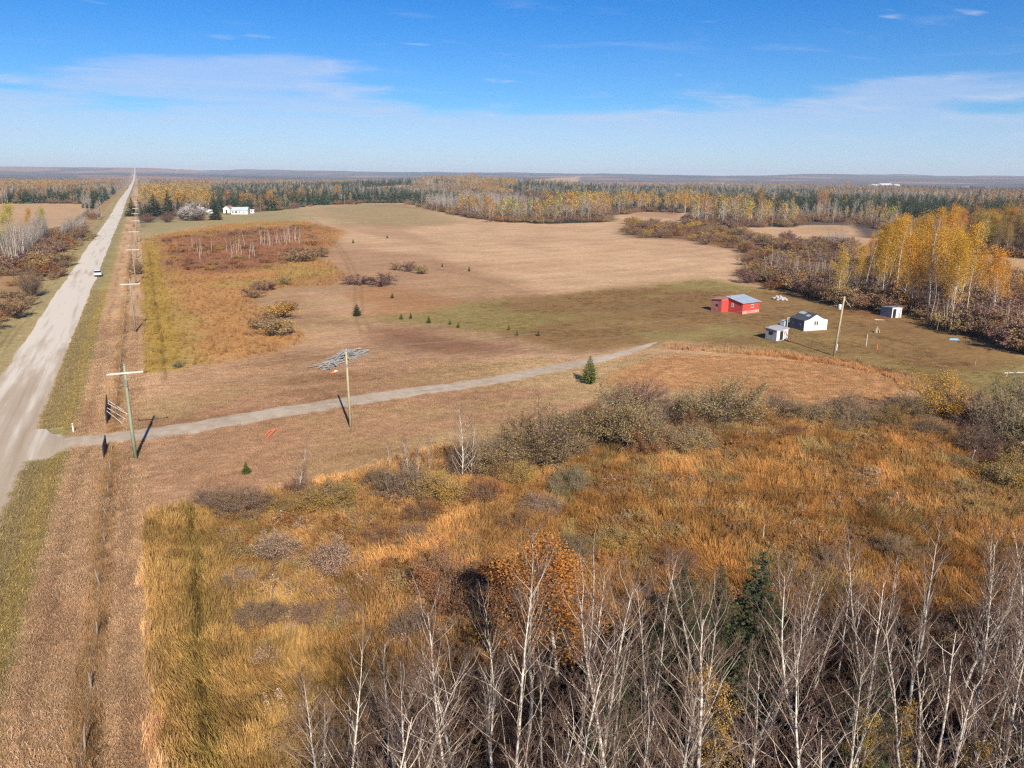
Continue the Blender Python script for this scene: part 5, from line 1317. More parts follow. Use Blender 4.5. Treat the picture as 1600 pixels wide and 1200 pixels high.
for dz, nm in ((0.0, 'upper service wire from the road line over the driveway to the cabin pole'), (1.7, 'lower service wire from the road line over the driveway to the cabin pole')):
    wire_obj('service_wire', [(POLE_X, POLE_Y0, 8.9-dz*0.9), (x2-0.1, y2, H2-0.05-dz), (x3+0.33, y3-0.37, H3-0.1-dz*0.6)], 0.0065, nm, sag=0.6)

# wire fence
t = empty('wire_fence', (-5.0, 40, 0)); tag(t, 'wire fence with weathered posts running along the road strip', 'fence')
yf = 30.0-40; k = 0
postm = None
def post_mesh(h, seed):
    rs = random.Random(seed); mb = MB(); mb.tube([(0,0,-0.15),(rs.uniform(-.03,.03),0,h*0.5),(rs.uniform(-.06,.06),rs.uniform(-.04,.04),h)], [0.05,0.045,0.038], 7, cap=True); return mb.mesh('post', [M['post']])
pms = [post_mesh(1.25, i) for i in range(4)]
while yf < 330:
    ya = yf+40
    if not (80.2 < ya < 89.0):
        o = link('post', pms[k % 4], t); o.location = (R.uniform(-.06, .06), yf, 0); o.rotation_euler = (R.uniform(-.12, .12), R.uniform(-.16, .16), R.uniform(0, 6)); o.scale = (1, 1, R.uniform(0.75, 1.08))
    yf += R.choice([4.2, 5.0, 5.6, 6.4, 8.8]); k += 1
for z_ in (0.45, 0.8, 1.12):
    for y0, y1 in ((-12, 40), (49, 330)):
        mb = MB(); n = int((y1-y0)/5.5); mb.tube([(R.uniform(-.02,.02)+0.06, y0+(y1-y0)*i/n, z_+R.uniform(-.03,.03)) for i in range(n+1)], 0.0035, 4); mb.obj('wire', M['wire'], t)
# open farm gate lying back along the fence, with leaning poles
def farm_gate(x, y, L, rz, label, poles=0, H=1.25):
    t = empty('farm_gate', (x, y, 0), rz); tag(t, label, 'gate')
    mb = MB(); mb.tube([(0,0,0.12),(0,0,H)], 0.06, 7, cap=True); mb.tube([(0,L,0.12),(0,L,H)], 0.06, 7, cap=True); mb.obj('gate_frame', M['gate'], t)
    for i in range(6):
        z_ = 0.2+i*(H-0.25)/5; mb = MB(); mb.tube([(0,0,z_),(0,L,z_)], 0.035, 6); mb.obj('bar', M['gate'], t)
    for i in range(5):
        yy_ = L*(i+0.5)/5; mb = MB(); mb.box(-0.02, 0.02, yy_-0.10, yy_+0.10, 0.18, H-0.06); mb.obj('board', M['gate'], t)
    return t
farm_gate(-5.75, 89.0, 7.0, 0.02, 'dark slatted gate panel swung open along the fence north of the driveway', H=1.6)
farm_gate(-5.65, 77.6, 3.4, -0.03, 'short dark gate panel standing open south of the driveway', H=1.4)
for i in range(4):
    mb = MB(); y0 = 89.6+i*1.55; mb.tube([(0,0,1.45-0.1*(i%2)),(1.45+0.25*(i%3),-1.0+0.2*i,0.05)], [0.032,0.042], 7, cap=True); o = mb.obj('leaning_pole', M['bleached']); o.location = (-5.65, y0, 0)
    tag(o, ['bleached pole leaning on the dark gate panel, nearest the driveway', 'bleached pole leaning on the dark gate panel, second from the driveway', 'bleached pole leaning on the dark gate panel, third from the driveway', 'bleached pole leaning on the dark gate panel, farthest from the driveway'][i], 'pole', 'poles leaning on the gate panel')
for px, py, tx, lb in ((155,668,0,''),):
    pass
x, y = G(115, 676); mb = MB(); mb.box(-0.06,0.06,-0.03,0.03,-0.05,1.05); mb.box(-0.065,0.065,-0.035,0.035,0.78,0.92,1); o = mb.obj('marker_post', [M['white'], M['oran']]); o.location = (x, y, 0); tag(o, 'slim white marker post on the verge above the driveway mouth', 'marker')
# orange markers lying on the mown strip
for (a_, b_), lb in ((((416,687),(431,673)), 'orange survey lath lying on the mown strip, longer one'), (((421,681),(429,675)), 'orange survey lath lying on the mown strip, shorter one')):
    p0 = G(*a_); p1 = G(*b_); d = (p1[0]-p0[0], p1[1]-p0[1]); L = math.hypot(*d); off = 0.35 if 'shorter' in lb else 0
    mb = MB(); mb.box(-0.07, 0.07, 0, L, 0, 0.05); mb.box(-0.12,0.12,L*0.8,L*0.95,0.05,0.07); o = mb.obj('survey_lath', M['oran']); o.location = (p0[0]-off, p0[1]+off, 0.05); o.rotation_euler = (math.radians(2.5), 0, -math.atan2(d[0], d[1])); tag(o, lb, 'survey stake')

# the car
M['carpaint'] = paint_material('white_car_paint', (0.78, 0.80, 0.80), (0.66, 0.66, 0.64), 1.0, 0.25, spec=0.6)
M['glass'] = paint_material('dark_glass', (0.012, 0.014, 0.016), (0.02, 0.022, 0.024), 1, 0.08, spec=0.8)
M['rubber'] = paint_material('rubber', (0.02, 0.02, 0.02), (0.04, 0.035, 0.03), 4, 0.8)
M['taillight'] = paint_material('tail_light', (0.35, 0.02, 0.02), (0.28, 0.02, 0.02), 2, 0.3)
cx, cy = G(152, 433)
t = empty('parked_car', (cx+0.15, cy+2.2, 0.14), 0.0); tag(t, 'white hatchback driving away at the right side of the gravel road', 'car')
def loft(secs, mi=0):
    mb = MB(); k = len(secs[0]); V = [v for s_ in secs for v in s_]
    Fc = [(i*k+j, i*k+(j+1) % k, (i+1)*k+(j+1) % k, (i+1)*k+j) for i in range(len(secs)-1) for j in range(k)]
    Fc += [tuple(range(k-1, -1, -1)), tuple((len(secs)-1)*k+j for j in range(k))]; mb.add(V, Fc, mi); return mb
def sec(y, w, z0, z1, r_=0.08): return [(-w,y,z0+r_),(-w+r_,y,z0),(w-r_,y,z0),(w,y,z0+r_),(w,y,z1-r_),(w-r_*1.5,y,z1),(-w+r_*1.5,y,z1),(-w,y,z1-r_)]
bm_ = loft([sec(-2.15,0.80,0.35,0.80),sec(-2.08,0.88,0.26,0.94),sec(-1.5,0.91,0.22,0.98),sec(0,0.91,0.22,0.97),sec(1.2,0.91,0.22,0.93),sec(1.9,0.88,0.24,0.80),sec(2.15,0.78,0.33,0.66)])
bm_.obj('body', M['carpaint'], t, False)
loft([sec(-1.85,0.74,0.97,1.0,0.02),sec(-1.55,0.72,0.97,1.40,0.05),sec(-1.2,0.68,0.97,1.50,0.06),sec(0.1,0.66,0.96,1.50,0.06),sec(0.95,0.74,0.95,0.98,0.02)]).obj('cabin', M['glass'], t)
loft([sec(-1.45,0.70,1.44,1.47,0.01),sec(-1.2,0.70,1.47,1.54,0.03),sec(0.0,0.68,1.47,1.54,0.03),sec(0.25,0.68,1.42,1.46,0.01)]).obj('roof', M['carpaint'], t)
for sx in (-1, 1):
    mb = MB(); mb.box(sx*0.78-0.1, sx*0.78+0.1, -2.14, -2.04, 0.66, 0.86); mb.obj('tail_light', M['taillight'], t)
    for wy in (-1.35, 1.35):
        mb = MB(); mb.tube([(sx*0.72,wy,0.31),(sx*0.94,wy,0.31)], 0.31, 16, cap=True); w_ = mb.obj('wheel', M['rubber'], t)
        mb = MB(); mb.tube([(sx*0.935,wy,0.31),(sx*0.955,wy,0.31)], 0.19, 10, cap=True); mb.obj('rim', M['steel'], w_)
mb = MB(); mb.box(-0.26, 0.26, -2.175, -2.155, 0.55, 0.68); mb.obj('licence_plate', M['white'], t)
mb = MB(); mb.box(-0.80, 0.80, -2.2, -2.05, 0.26, 0.42); mb.obj('bumper', M['rubber'], t)

# ================================================================== OUTBUILDINGS
M['red'] = paint_material('red_barn_paint', (0.50, 0.045, 0.035), (0.36, 0.085, 0.065), 1.6, 0.8, amount=0.75)
M['redworn_shade'] = paint_material('worn_shaded_red', (0.36, 0.07, 0.055), (0.42, 0.25, 0.22), 1.8, 0.85, amount=0.7)  # worn paint, and darker: shade on the annex's left wall put in
M['redbase'] = paint_material('flaked_red_board', (0.52, 0.13, 0.10), (0.62, 0.45, 0.40), 3.0, 0.85, amount=0.35)
M['tin'] = paint_material('tin_roof', (0.50, 0.56, 0.62), (0.40, 0.44, 0.48), 1.0, 0.45, 0.35, stretch=(1, 1, 1))
M['redroof'] = paint_material('faded_red_roof', (0.42, 0.20, 0.18), (0.32, 0.16, 0.14), 1.5, 0.8)
M['tar'] = paint_material('dark_shingle', (0.055, 0.06, 0.07), (0.08, 0.085, 0.09), 2, 0.8)
M['patch'] = paint_material('pale_roof_patch', (0.42, 0.46, 0.50), (0.30, 0.33, 0.36), 2, 0.6)
M['greywood'] = paint_material('grey_boards', (0.33, 0.34, 0.36), (0.20, 0.20, 0.21), 2.5, 0.9, stretch=(2, 2, 0.5))
M['whitewash'] = paint_material('whitewash', (0.74, 0.72, 0.72), (0.50, 0.47, 0.46), 2.0, 0.8, amount=0.8)
M['black'] = paint_material('dark_opening', (0.012, 0.011, 0.010), (0.02, 0.018, 0.015), 2, 0.9)
M['bluepaint'] = paint_material('pale_blue', (0.48, 0.56, 0.62), (0.40, 0.47, 0.52), 2, 0.6)
M['tarp'] = paint_material('blue_tarp', (0.10, 0.32, 0.48), (0.18, 0.40, 0.54), 3, 0.5)
def wall_prism(poly2d, y0, y1):
    """extrude a profile in x-z along y"""
    mb = MB(); k = len(poly2d); V = [(x_, y0, z_) for x_, z_ in poly2d]+[(x_, y1, z_) for x_, z_ in poly2d]
    mb.add(V, [tuple(range(k)), tuple(range(2*k-1, k-1, -1))]+[(i, i+k, (i+1) % k+k, (i+1) % k) for i in range(k)]); return mb
def slab(mb, c, th):
    """four corners (counter-clockwise from above) given thickness th"""
    V = [tuple(p) for p in c]+[(p[0], p[1], p[2]-th) for p in c]
    mb.add(V, [(0,1,2,3),(7,6,5,4),(0,4,5,1),(1,5,6,2),(2,6,7,3),(3,7,4,0)])
def window(parent, x0, x1, z0, z1, face, mats=('white', 'black'), axis='y', bars=1):
    """frame with a recessed dark pane; face is the wall plane coordinate, outward towards -axis"""
    f = 0.07
    def bx(mb, a0, a1, b0, b1, c0, c1):
        if axis == 'y': mb.box(a0, a1, b0, b1, c0, c1)
        else: mb.box(b0, b1, a0, a1, c0, c1)
    mb = MB(); bx(mb, x0-f, x0, face-0.05, face+0.004, z0-f, z1+f); bx(mb, x1, x1+f, face-0.05, face+0.004, z0-f, z1+f)
    bx(mb, x0, x1, face-0.05, face+0.004, z1, z1+f); bx(mb, x0, x1, face-0.05, face+0.004, z0-f, z0)
    for i in range(bars):
        xm = x0+(x1-x0)*(i+1)/(bars+1); bx(mb, xm-0.025, xm+0.025, face-0.045, face+0.004, z0, z1)
    w_ = mb.obj('window', M[mats[0]], parent)
    mb = MB(); bx(mb, x0, x1, face-0.02, face-0.012, z0, z1); mb.obj('pane', M[mats[1]], w_)
    return w_
# red shed: main room + annex
rz = math.atan2(0.16, 0.99)
fx_, fy_ = G(1159.5, 491)
t = empty('red_shed', (fx_, fy_, 0), rz); tag(t, 'long red shed with a pale tin roof and a lower annex', 'shed')
W, D, zf, zb = 5.1, 4.0, 2.15, 2.95
mb = MB(); mb.add([(0,0,0),(W,0,0),(W,D,0),(0,D,0),(0,0,zf),(W,0,zf),(W,D,zb),(0,D,zb)], [(0,1,5,4),(1,2,6,5),(2,3,7,6),(3,0,4,7),(0,3,2,1),(4,5,6,7)]); mb.obj('wall', M['red'], t)
mb = MB()
n_ = 9
for i in range(n_):
    x0 = -0.25+(W+0.5)*i/n_; x1 = -0.25+(W+0.5)*(i+1)/n_; z_ = 0.012*(i % 2)
    mb = MB(); sl_ = (zb-zf)/D; slab(mb, [(x0,-0.3,zf+0.09-0.3*sl_+z_),(x1,-0.3,zf+0.09-0.3*sl_+z_),(x1,D+0.25,zb+0.09+0.25*sl_+z_),(x0,D+0.25,zb+0.09+0.25*sl_+z_)], 0.05)
    mb.obj('roof_panel', M['tin'], t)
mb = MB(); mb.box(0.02, W-0.02, -0.035, -0.004, 0.0, 0.55); mb.obj('skirting_board', M['redbase'], t)
window(t, 2.55, 3.25, 1.15, 1.65, 0.0)
window(t, 2.3, 2.75, 1.15, 1.85, 0.0, axis='x')
mb = MB(); mb.tube([(0.5,D-0.5,zb-0.1),(0.5,D-0.5,zb+0.55)], 0.05, 8, cap=True); mb.obj('stovepipe', M['steel'], t)
ax0, ax1, ay0, ay1 = -2.1, -0.004, 3.6, 6.2; zl, zr = 2.45, 2.85
mb = MB(); mb.add([(ax0,ay0,0),(ax1,ay0,0),(ax1,ay1,0),(ax0,ay1,0),(ax0,ay0,zl+.2),(ax1,ay0,zr+.1),(ax1,ay1,zr-.25),(ax0,ay1,zl-.1)], [(0,1,5,4),(1,2,6,5),(2,3,7,6),(3,0,4,7),(0,3,2,1),(4,5,6,7)]); mb.obj('annex_wall', M['redworn_shade'], t)
mb = MB(); mb.box(ax0+0.01, ax1, ay0-0.03, ay0-0.004, 0, 2.4); mb.obj('annex_sunlit_front', M['red'], t)  # brighter red sheet: sunlight on this face put into the colour
mb = MB(); slab(mb, [(ax0-.2,ay0-.2,zl+.28),(ax1,ay0-.2,zr+.18),(ax1,ay1+.2,zr-.18),(ax0-.2,ay1+.2,zl-.03)], 0.06); mb.obj('annex_roof', M['redroof'], t)
mb = MB(); mb.box(ax0-0.03, ax0-0.004, ay0+0.9, ay0+1.4, 1.1, 1.6); mb.obj('annex_window', M['black'], t)
for i, (ox, oy) in enumerate(((W+0.6, 2.9), (W+1.3, 2.4))):
    mb = MB(); mb.tube([(0,0,0.05),(0.9,0.9,1.25-0.4*i)], 0.05, 6, cap=True); o = mb.obj('leaning_board', M['bleached']); c_, s_ = math.cos(rz), math.sin(rz)
    o.location = (fx_+ox*c_-oy*s_, fy_+ox*s_+oy*c_, 0); tag(o, ['pale plank propped up behind the red shed, longer one', 'pale plank propped up behind the red shed, shorter one'][i], 'plank')
# white cabin
rz = math.atan2(-0.11, 0.992); fx_, fy_ = G(1255.6, 517.5)
t = empty('white_cabin', (fx_, fy_, 0), rz); tag(t, 'small white gabled cabin with a dark patched roof', 'cabin')
W, D, ze, zr = 5.0, 3.9, 1.92, 2.9
prof = [(0,0),(W,0),(W,ze),(W*0.80,ze+0.20),(W/2,zr),(W*0.20,ze+0.20),(0,ze)]
mb = wall_prism(prof, 0, D); mb.obj('wall', M['white'], t)
mb = MB(); mb.box(-0.05, -0.004, 0.0, D, 0, ze); mb.obj('dark_side', paint_material('blue_grey_side', (0.10, 0.115, 0.14), (0.14, 0.155, 0.18), 2, 0.85), t)  # darker blue-grey sheet over the left wall
for sgn in (0, 1):
    pr_ = [(0-0.18,ze-0.03),(W*0.20,ze+0.26),(W/2,zr+0.06)]
    if sgn: pr_ = [(W-p[0], p[1]) for p in pr_]
    mb = MB()
    for (xa, za), (xb, zb_) in zip(pr_[:-1], pr_[1:]):
        c = [(xa,-0.12,za),(xb,-0.12,zb_),(xb,D+0.12,zb_),(xa,D+0.12,za)]
        if sgn: c = c[::-1]
        slab(mb, c, 0.05)
    mb.obj('roof', M['tar'], t)
for (y0, y1, a0, a1) in ((0.7, 1.6, 0.25, 0.6), (2.3, 3.9, 0.45, 0.9)):
    xa, xb = W*0.2+(W*0.3)*a0, W*0.2+(W*0.3)*a1; za = ze+0.26+(zr-ze-0.20)*a0+0.02; zb_ = ze+0.26+(zr-ze-0.20)*a1+0.02
    mb = MB(); slab(mb, [(xa,y0,za+.015),(xb,y0,zb_+.015),(xb,y1,zb_+.015),(xa,y1,za+.015)], 0.02); mb.obj('roof_patch', M['patch'], t)
window(t, 2.15, 2.4, 0.95, 1.65, 0.0, ('white', 'black'), bars=0); window(t, 2.62, 2.87, 0.95, 1.65, 0.0, ('white', 'black'), bars=0)
for yy_ in (0.9, 2.6):
    mb = MB(); mb.box(-0.08, -0.054, yy_, yy_+0.5, 1.0, 1.12); mb.obj('side_vent', M['patch'], t)
# grey shed
rz = math.atan2(0.1, 0.99); fx_, fy_ = G(1212.5, 533.5)
t = empty('grey_shed', (fx_, fy_, 0), rz); tag(t, 'small weathered grey shed with a flat roof in front of the white cabin', 'shed')
W, D = 2.75, 2.35
mb = MB(); mb.add([(0,0,0),(W,0,0),(W,D,0),(0,D,0),(0,0,1.8),(W,0,1.95),(W,D,2.1),(0,D,1.95)], [(0,1,5,4),(1,2,6,5),(2,3,7,6),(3,0,4,7),(0,3,2,1),(4,5,6,7)]); mb.obj('wall', M['greywood'], t)
mb = MB(); slab(mb, [(-.15,-.15,1.86),(W+.15,-.15,2.02),(W+.15,D+.15,2.18),(-.15,D+.15,2.02)], 0.07); mb.obj('roof', paint_material('grey_roof', (0.40, 0.38, 0.40), (0.30, 0.27, 0.28), 2, 0.8), t)
for i in range(7):
    if i in (2, 3): continue
    mb = MB(); x0 = 0.02+i*0.388; mb.box(x0, x0+0.37, -0.03, -0.004, 0.1+0.05*(i % 2), 1.74+0.02*i); mb.obj('front_board', M['whitewash'], t)
mb = MB(); mb.box(0.80, 1.55, -0.02, -0.004, 0.15, 1.6); mb.obj('doorway', M['black'], t)
mb = MB(); mb.box(-0.03, -0.004, 0.8, 1.6, 0.95, 1.45); mb.obj('side_opening', M['black'], t)
mb = MB(); mb.tube([(0.15,D-0.3,1.9),(0.15,D-0.3,2.5)], 0.05, 7, cap=True); mb.obj('stovepipe', M['gate'], t)
for i, m_ in enumerate(('bleached', 'oran')):
    mb = MB(); mb.box(-0.05, 0.05, -0.02, 0.02, 0, 1.75); o = mb.obj('leaning_board', M[m_]); a_ = fx_+math.cos(rz)*(2.05+0.3*i)+0.0; o.location = (a_+0.15, fy_-0.65+0.25, 0.0); o.rotation_euler = (math.radians(-18), math.radians(-14), rz)
    tag(o, ['white plank leaning on the front of the grey shed', 'reddish plank leaning on the front of the grey shed'][i], 'plank')
# tank and white pipe frame between sheds
x, y = G(1225, 509); mb = MB(); mb.box(-0.5, 0.5, -0.45, 0.45, 0.08, 0.95); mb.box(-0.54, 0.54, -0.49, 0.49, 0.95, 1.03); mb.box(-0.42,-0.3,-0.4,0.4,0,0.08); mb.box(0.3,0.42,-0.4,0.4,0,0.08)
o = mb.obj('storage_box', M['bluepaint']); o.location = (x, y, 0); o.rotation_euler = (0, 0, 0.1); tag(o, 'pale blue box between the grey shed and the white cabin', 'box')
x, y = G(1229.5, 512); t = empty('pipe_stand', (x, y, 0), -0.2); tag(t, 'white pipe stand beside the pale blue box', 'pipe stand')
mb = MB(); mb.tube([(0,0,0),(0,0,1.85)], 0.06, 7, cap=True); mb.obj('upright', M['white'], t); mb = MB(); mb.tube([(0.06,0,1.78),(1.5,0.5,1.85)], 0.04, 7, cap=True); mb.obj('arm', M['white'], t)
mb = MB(); mb.tube([(1.5,0.5,0),(1.5,0.5,1.9)], 0.04, 7, cap=True); mb.obj('upright', M['greywood'], t)
# open shed
rz = math.atan2(-0.1, 0.99); fx_, fy_ = G(1392.5, 497)
t = empty('open_shed', (fx_, fy_, 0), rz); tag(t, 'small blue grey shed with a white front and open doorway at the wood edge', 'shed')
W, D = 2.4, 2.8
mb = MB(); mb.add([(0,0,0),(W,0,0),(W,D,0),(0,D,0),(0,0,2.05),(W,0,2.0),(W,D,1.75),(0,D,1.8)], [(1,2,6,5),(2,3,7,6),(3,0,4,7),(0,3,2,1),(4,5,6,7),(0,1,5,4)]); mb.obj('wall', paint_material('slate_blue_siding', (0.16, 0.18, 0.24), (0.22, 0.24, 0.29), 2, 0.85), t)
mb = MB(); slab(mb, [(-.1,-.12,2.13),(W+.1,-.12,2.08),(W+.1,D+.1,1.82),(-.1,D+.1,1.87)], 0.06); mb.obj('roof', M['greywood'], t)
mb = MB(); mb.box(0,0.22,-0.04,-0.004,0,2.03); mb.box(1.02,W,-0.04,-0.004,0,2.0); mb.box(0.22,1.02,-0.04,-0.004,1.75,2.0); mb.obj('front_board', M['whitewash'], t)
mb = MB(); mb.box(0.22,1.02,-0.012,-0.003,0.02,1.75); mb.obj('doorway', M['black'], t)
x, y = G(1385, 498); mb = MB(); mb.box(-0.9, 0.9, -0.12, 0.12, 0.04, 0.12); mb.box(-0.6,-0.5,-0.15,0.15,0,0.04); o = mb.obj('plank', M['bleached']); o.location = (x-2.6, y-0.6, 0); o.rotation_euler = (0, 0, -0.7); tag(o, 'bleached plank on the ground left of the open shed', 'plank')
# rock pile
def rock_mesh(seed, s_):
    rs = random.Random(seed); mb = MB(); V = []; n = 7
    for i, (zz_, rr) in enumerate(((0.0, 0.75), (0.35, 1.0), (0.7, 0.75))):
        for j in range(n): a_ = 6.283*j/n+i*0.3; V.append((math.cos(a_)*rr*rs.uniform(.75, 1.2)*s_, math.sin(a_)*rr*rs.uniform(.75, 1.2)*s_, zz_*s_*rs.uniform(.8, 1.2)))
    V.append((0, 0, 0.95*s_)); Fc = [(i*n+j, i*n+(j+1) % n, (i+1)*n+(j+1) % n, (i+1)*n+j) for i in range(2) for j in range(n)]+[(2*n+j, 2*n+(j+1) % n, 3*n) for j in range(n)]+[tuple(range(n-1, -1, -1))]
    mb.add(V, Fc); return mb.mesh('rock', [M['rock']])
M['rock'] = paint_material('pale_fieldstone', (0.50, 0.47, 0.47), (0.22, 0.19, 0.18), 1.2, 0.9, amount=0.9)
rm = [rock_mesh(i, 0.42) for i in range(5)]
x, y = G(1217, 468); t = empty('rock_pile', (x, y, 0)); tag(t, 'heap of pale fieldstones behind the red shed', 'rock pile')
for i in range(46):
    a_ = R.uniform(0, 6.28); u_ = R.random()**0.6; o = link('rock', rm[i % 5], t); q = math.cos(a_)*u_
    lx, ly = q*2.1*0.8+0.0, math.sin(a_)*u_*1.3; o.location = (lx*0.75+ly*0.4, -lx*0.6+ly, max(0, 0.75*(1-u_))*R.uniform(0.4, 1)); o.rotation_euler = (R.uniform(-.4, .4), R.uniform(-.4, .4), R.uniform(0, 6)); s_ = R.uniform(0.5, 1.1); o.scale = (s_, s_, s_)
# lumber / debris heap by the driveway
x0, y0 = G(507, 576); x1, y1 = G(557, 549); t = empty('lumber_pile', (x0, y0, 0)); tag(t, 'long heap of grey weathered boards above the driveway', 'lumber pile')
dx, dy = x1-x0, y1-y0; L = math.hypot(dx, dy); ang0 = math.atan2(dy, dx)
M['drift'] = paint_material('grey_drift_board', (0.40, 0.37, 0.35), (0.24, 0.21, 0.19), 3, 0.95)
bmz = []
for i in range(5):
    mb = MB(); l_ = 1.6+0.7*i; mb.box(-l_/2, l_/2, -0.06-0.012*i, 0.06+0.012*i, -0.02, 0.02); bmz.append(mb.mesh('board', [M['greywood'] if i % 3 == 0 else (M['drift'] if i % 3 == 1 else paint_material('tan_board', (0.46, 0.40, 0.26), (0.34, 0.30, 0.20), 3, 0.9))]))
for i in range(115):
    u_ = R.random(); v_ = R.gauss(0, 0.9); o = link('board', bmz[R.randint(0, 4)], t)
    z_ = 0.08+0.75*math.exp(-(v_/0.8)**2)*R.random()*(0.5+0.5*math.sin(u_*3.1)); o.location = (dx*u_-dy/L*v_, dy*u_+dx/L*v_, z_); o.rotation_euler = (R.uniform(-.25, .25), R.uniform(-.12, .12), ang0+R.gauss(0, 0.35))
for (px, py, m_, lb) in ((520,583,'oran','small orange rag beside the lumber heap'),(524,581,'white','small white scrap beside the lumber heap')):
    x, y = G(px, py); mb = MB(); mb.add([(-.4,-.3,0.02),(.1,-.35,.1),(.45,-.1,.05),(.35,.3,.12),(-.2,.35,.06),(0,0,.28)], [(0,1,5),(1,2,5),(2,3,5),(3,4,5),(4,0,5)]); o = mb.obj('scrap_heap', M[m_]); o.location = (x, y, 0); tag(o, lb, 'scrap')
# yard bits
x, y = G(1490, 531); mb = MB(); mb.add([(-1.2,-.45,0),(1.2,-.5,0),(1.3,.5,0),(-1.1,.5,0),(-.8,-.15,.4),(.8,-.1,.45),(.8,.25,.38),(-.7,.2,.42)], [(0,1,5,4),(1,2,6,5),(2,3,7,6),(3,0,4,7),(4,5,6,7)]); o = mb.obj('tarp_bundle', M['tarp']); o.scale = (0.7, 0.6, 0.6); o.location = (x, y, 0); o.rotation_euler = (0, 0, -0.6); tag(o, 'bright blue tarp bundle at the wood edge on the right', 'tarp')
x, y = G(1370, 519); t = empty('fire_tripod', (x, y, 0)); tag(t, 'little tent shaped stack of tan planks in the yard', 'plank stack')
for i in range(5):
    a_ = i*6.283/5; mb = MB(); mb.add([(math.cos(a_-.35)*.55,math.sin(a_-.35)*.55,0),(math.cos(a_+.35)*.55,math.sin(a_+.35)*.55,0),(math.cos(a_+.3)*.06,math.sin(a_+.3)*.06,1.05),(math.cos(a_-.3)*.06,math.sin(a_-.3)*.06,1.05),
        (math.cos(a_-.35)*.5,math.sin(a_-.35)*.5,0),(math.cos(a_+.35)*.5,math.sin(a_+.35)*.5,0),(math.cos(a_+.3)*.03,math.sin(a_+.3)*.03,1.0),(math.cos(a_-.3)*.03,math.sin(a_-.3)*.03,1.0)], [(0,1,2,3),(7,6,5,4),(0,4,5,1),(1,5,6,2),(2,6,7,3),(3,7,4,0)]); mb.obj('plank', M['pole_tan'], t)
mb = MB(); mb.box(-1.0, 0.8, -0.15, 0.15, 0.0, 0.07); mb.obj('base_plank', M['gate'], t)
for px, py, yt, mt, r_, lb in ((1353,541,522,'bleached',0.07,'bleached wooden post in the yard right of the transformer pole'),(1370,547,538,'oran',0.05,'short orange tipped stake in the yard'),(1343,567,557,'post',0.06,'grey fence post at the edge of the mown oval'),
        (1480,583,575,'post',0.05,'grey fence post in the rough grass right of the yard'),(1523,572,560,'post',0.06,'dark fence post near the shaded corner on the right'),(1312,522,512,'post',0.04,'thin stake in front of the white cabin')):
    x, y, h = tree_px(px, py, yt); mb = MB(); mb.tube([(0,0,-0.05),(0.02,0,h*0.6),(0.05,0.01,max(h, .6))], [r_, r_, r_*0.9], 7, cap=True); o = mb.obj('yard_post', M[mt]); o.location = (x, y, 0); tag(o, lb, 'post')
x, y = G(1514, 733); mb = MB(); mb.tube([(0,0,0),(0.8,0.25,1.7)], [0.06,0.045], 7, cap=True); o = mb.obj('leaning_post', M['bleached']); o.location = (x, y, 0); tag(o, 'pale fence post leaning right among the shrubs on the right', 'post')
x, y = G(1594, 588); mb = MB(); mb.tube([(-2.2,0.9,0.5),(2.2,-0.9,0.62)], 0.06, 6, cap=True); mb.tube([(-1.8,0.74,0),(-1.8,0.74,0.5)],0.05,6); mb.tube([(1.8,-0.74,0),(1.8,-0.74,0.6)],0.05,6); o = mb.obj('pipe_rail', M['bleached']); o.location = (x, y, 0); tag(o, 'pale pipe rail at the right edge of the picture', 'rail')
x, y = G(1312, 512)

# ================================================================== FAR FARM
M['farroof'] = paint_material('pale_blue_roof', (0.45, 0.52, 0.60), (0.38, 0.44, 0.52), 0.5, 0.5)
def far_building(px0, px1, pyb, h, roof_h, depth, label, roofm='farroof', name='farm_building', wins=()):
    xa, ya = G(px0, pyb); xb, yb = G(px1, pyb); W = math.hypot(xb-xa, yb-ya); rz_ = math.atan2(yb-ya, xb-xa)
    t = empty(name, (xa, ya, float(land(xa, ya))-0.1), rz_); tag(t, label, 'building')
    wall_prism([(0,0),(W,0),(W,h),(0,h)], 0, depth).obj('wall', M['white'], t)
    mb = MB(); slab(mb, [(-.3,-.4,h),(W+.3,-.4,h),(W+.3,depth/2,h+roof_h),(-.3,depth/2,h+roof_h)], 0.12); slab(mb, [(-.3,depth/2,h+roof_h),(W+.3,depth/2,h+roof_h),(W+.3,depth+.4,h),(-.3,depth+.4,h)], 0.12)
    mb.add([(0,0.01,h),(0,depth-0.01,h),(0,depth/2,h+roof_h-0.13),(W,0.01,h),(W,depth-0.01,h),(W,depth/2,h+roof_h-0.13)], [(0,2,1),(3,4,5)]); mb.obj('roof', M[roofm], t)
    for (u0, u1, z0, z1) in wins:
        mb = MB(); mb.box(W*u0, W*u1, -0.06, -0.01, z0, z1); mb.obj('window' if z0 > 0.3 else 'door', M['black'], t)
    return t
far_building(361, 387, 333, 2.9, 2.0, 8, 'long white farm building with a pale blue roof', wins=((.06,.16,1.2,2.0),(.25,.36,0.9,2.2),(.5,.54,1.0,2.2),(.72,.76,0.5,1.8)))
far_building(391, 397, 331.5, 2.4, 0.4, 3, 'small white trailer right of the long farm building', 'white', 'trailer', ((.2,.5,1.0,1.7),))
far_building(325, 332, 333.5, 2.4, 1.0, 5, 'small white farm shed left of the farm spruce', 'white', wins=((.3,.6,.0,1.9),))
far_building(311, 318, 331.5, 3.2, 0.9, 6, 'pale farm shed nearest the bleached branches', 'white', wins=((.3,.5,1.0,2.0),))
xa, ya = G(349, 333); t = empty('farm_building', (xa, ya, -0.1), math.radians(-28)); tag(t, 'small white gabled farmhouse with a dark doorway', 'building')
wall_prism([(0,0),(4.6,0),(4.6,3.4),(2.3,5.0),(0,3.4)], 0, 7).obj('wall', M['white'], t)
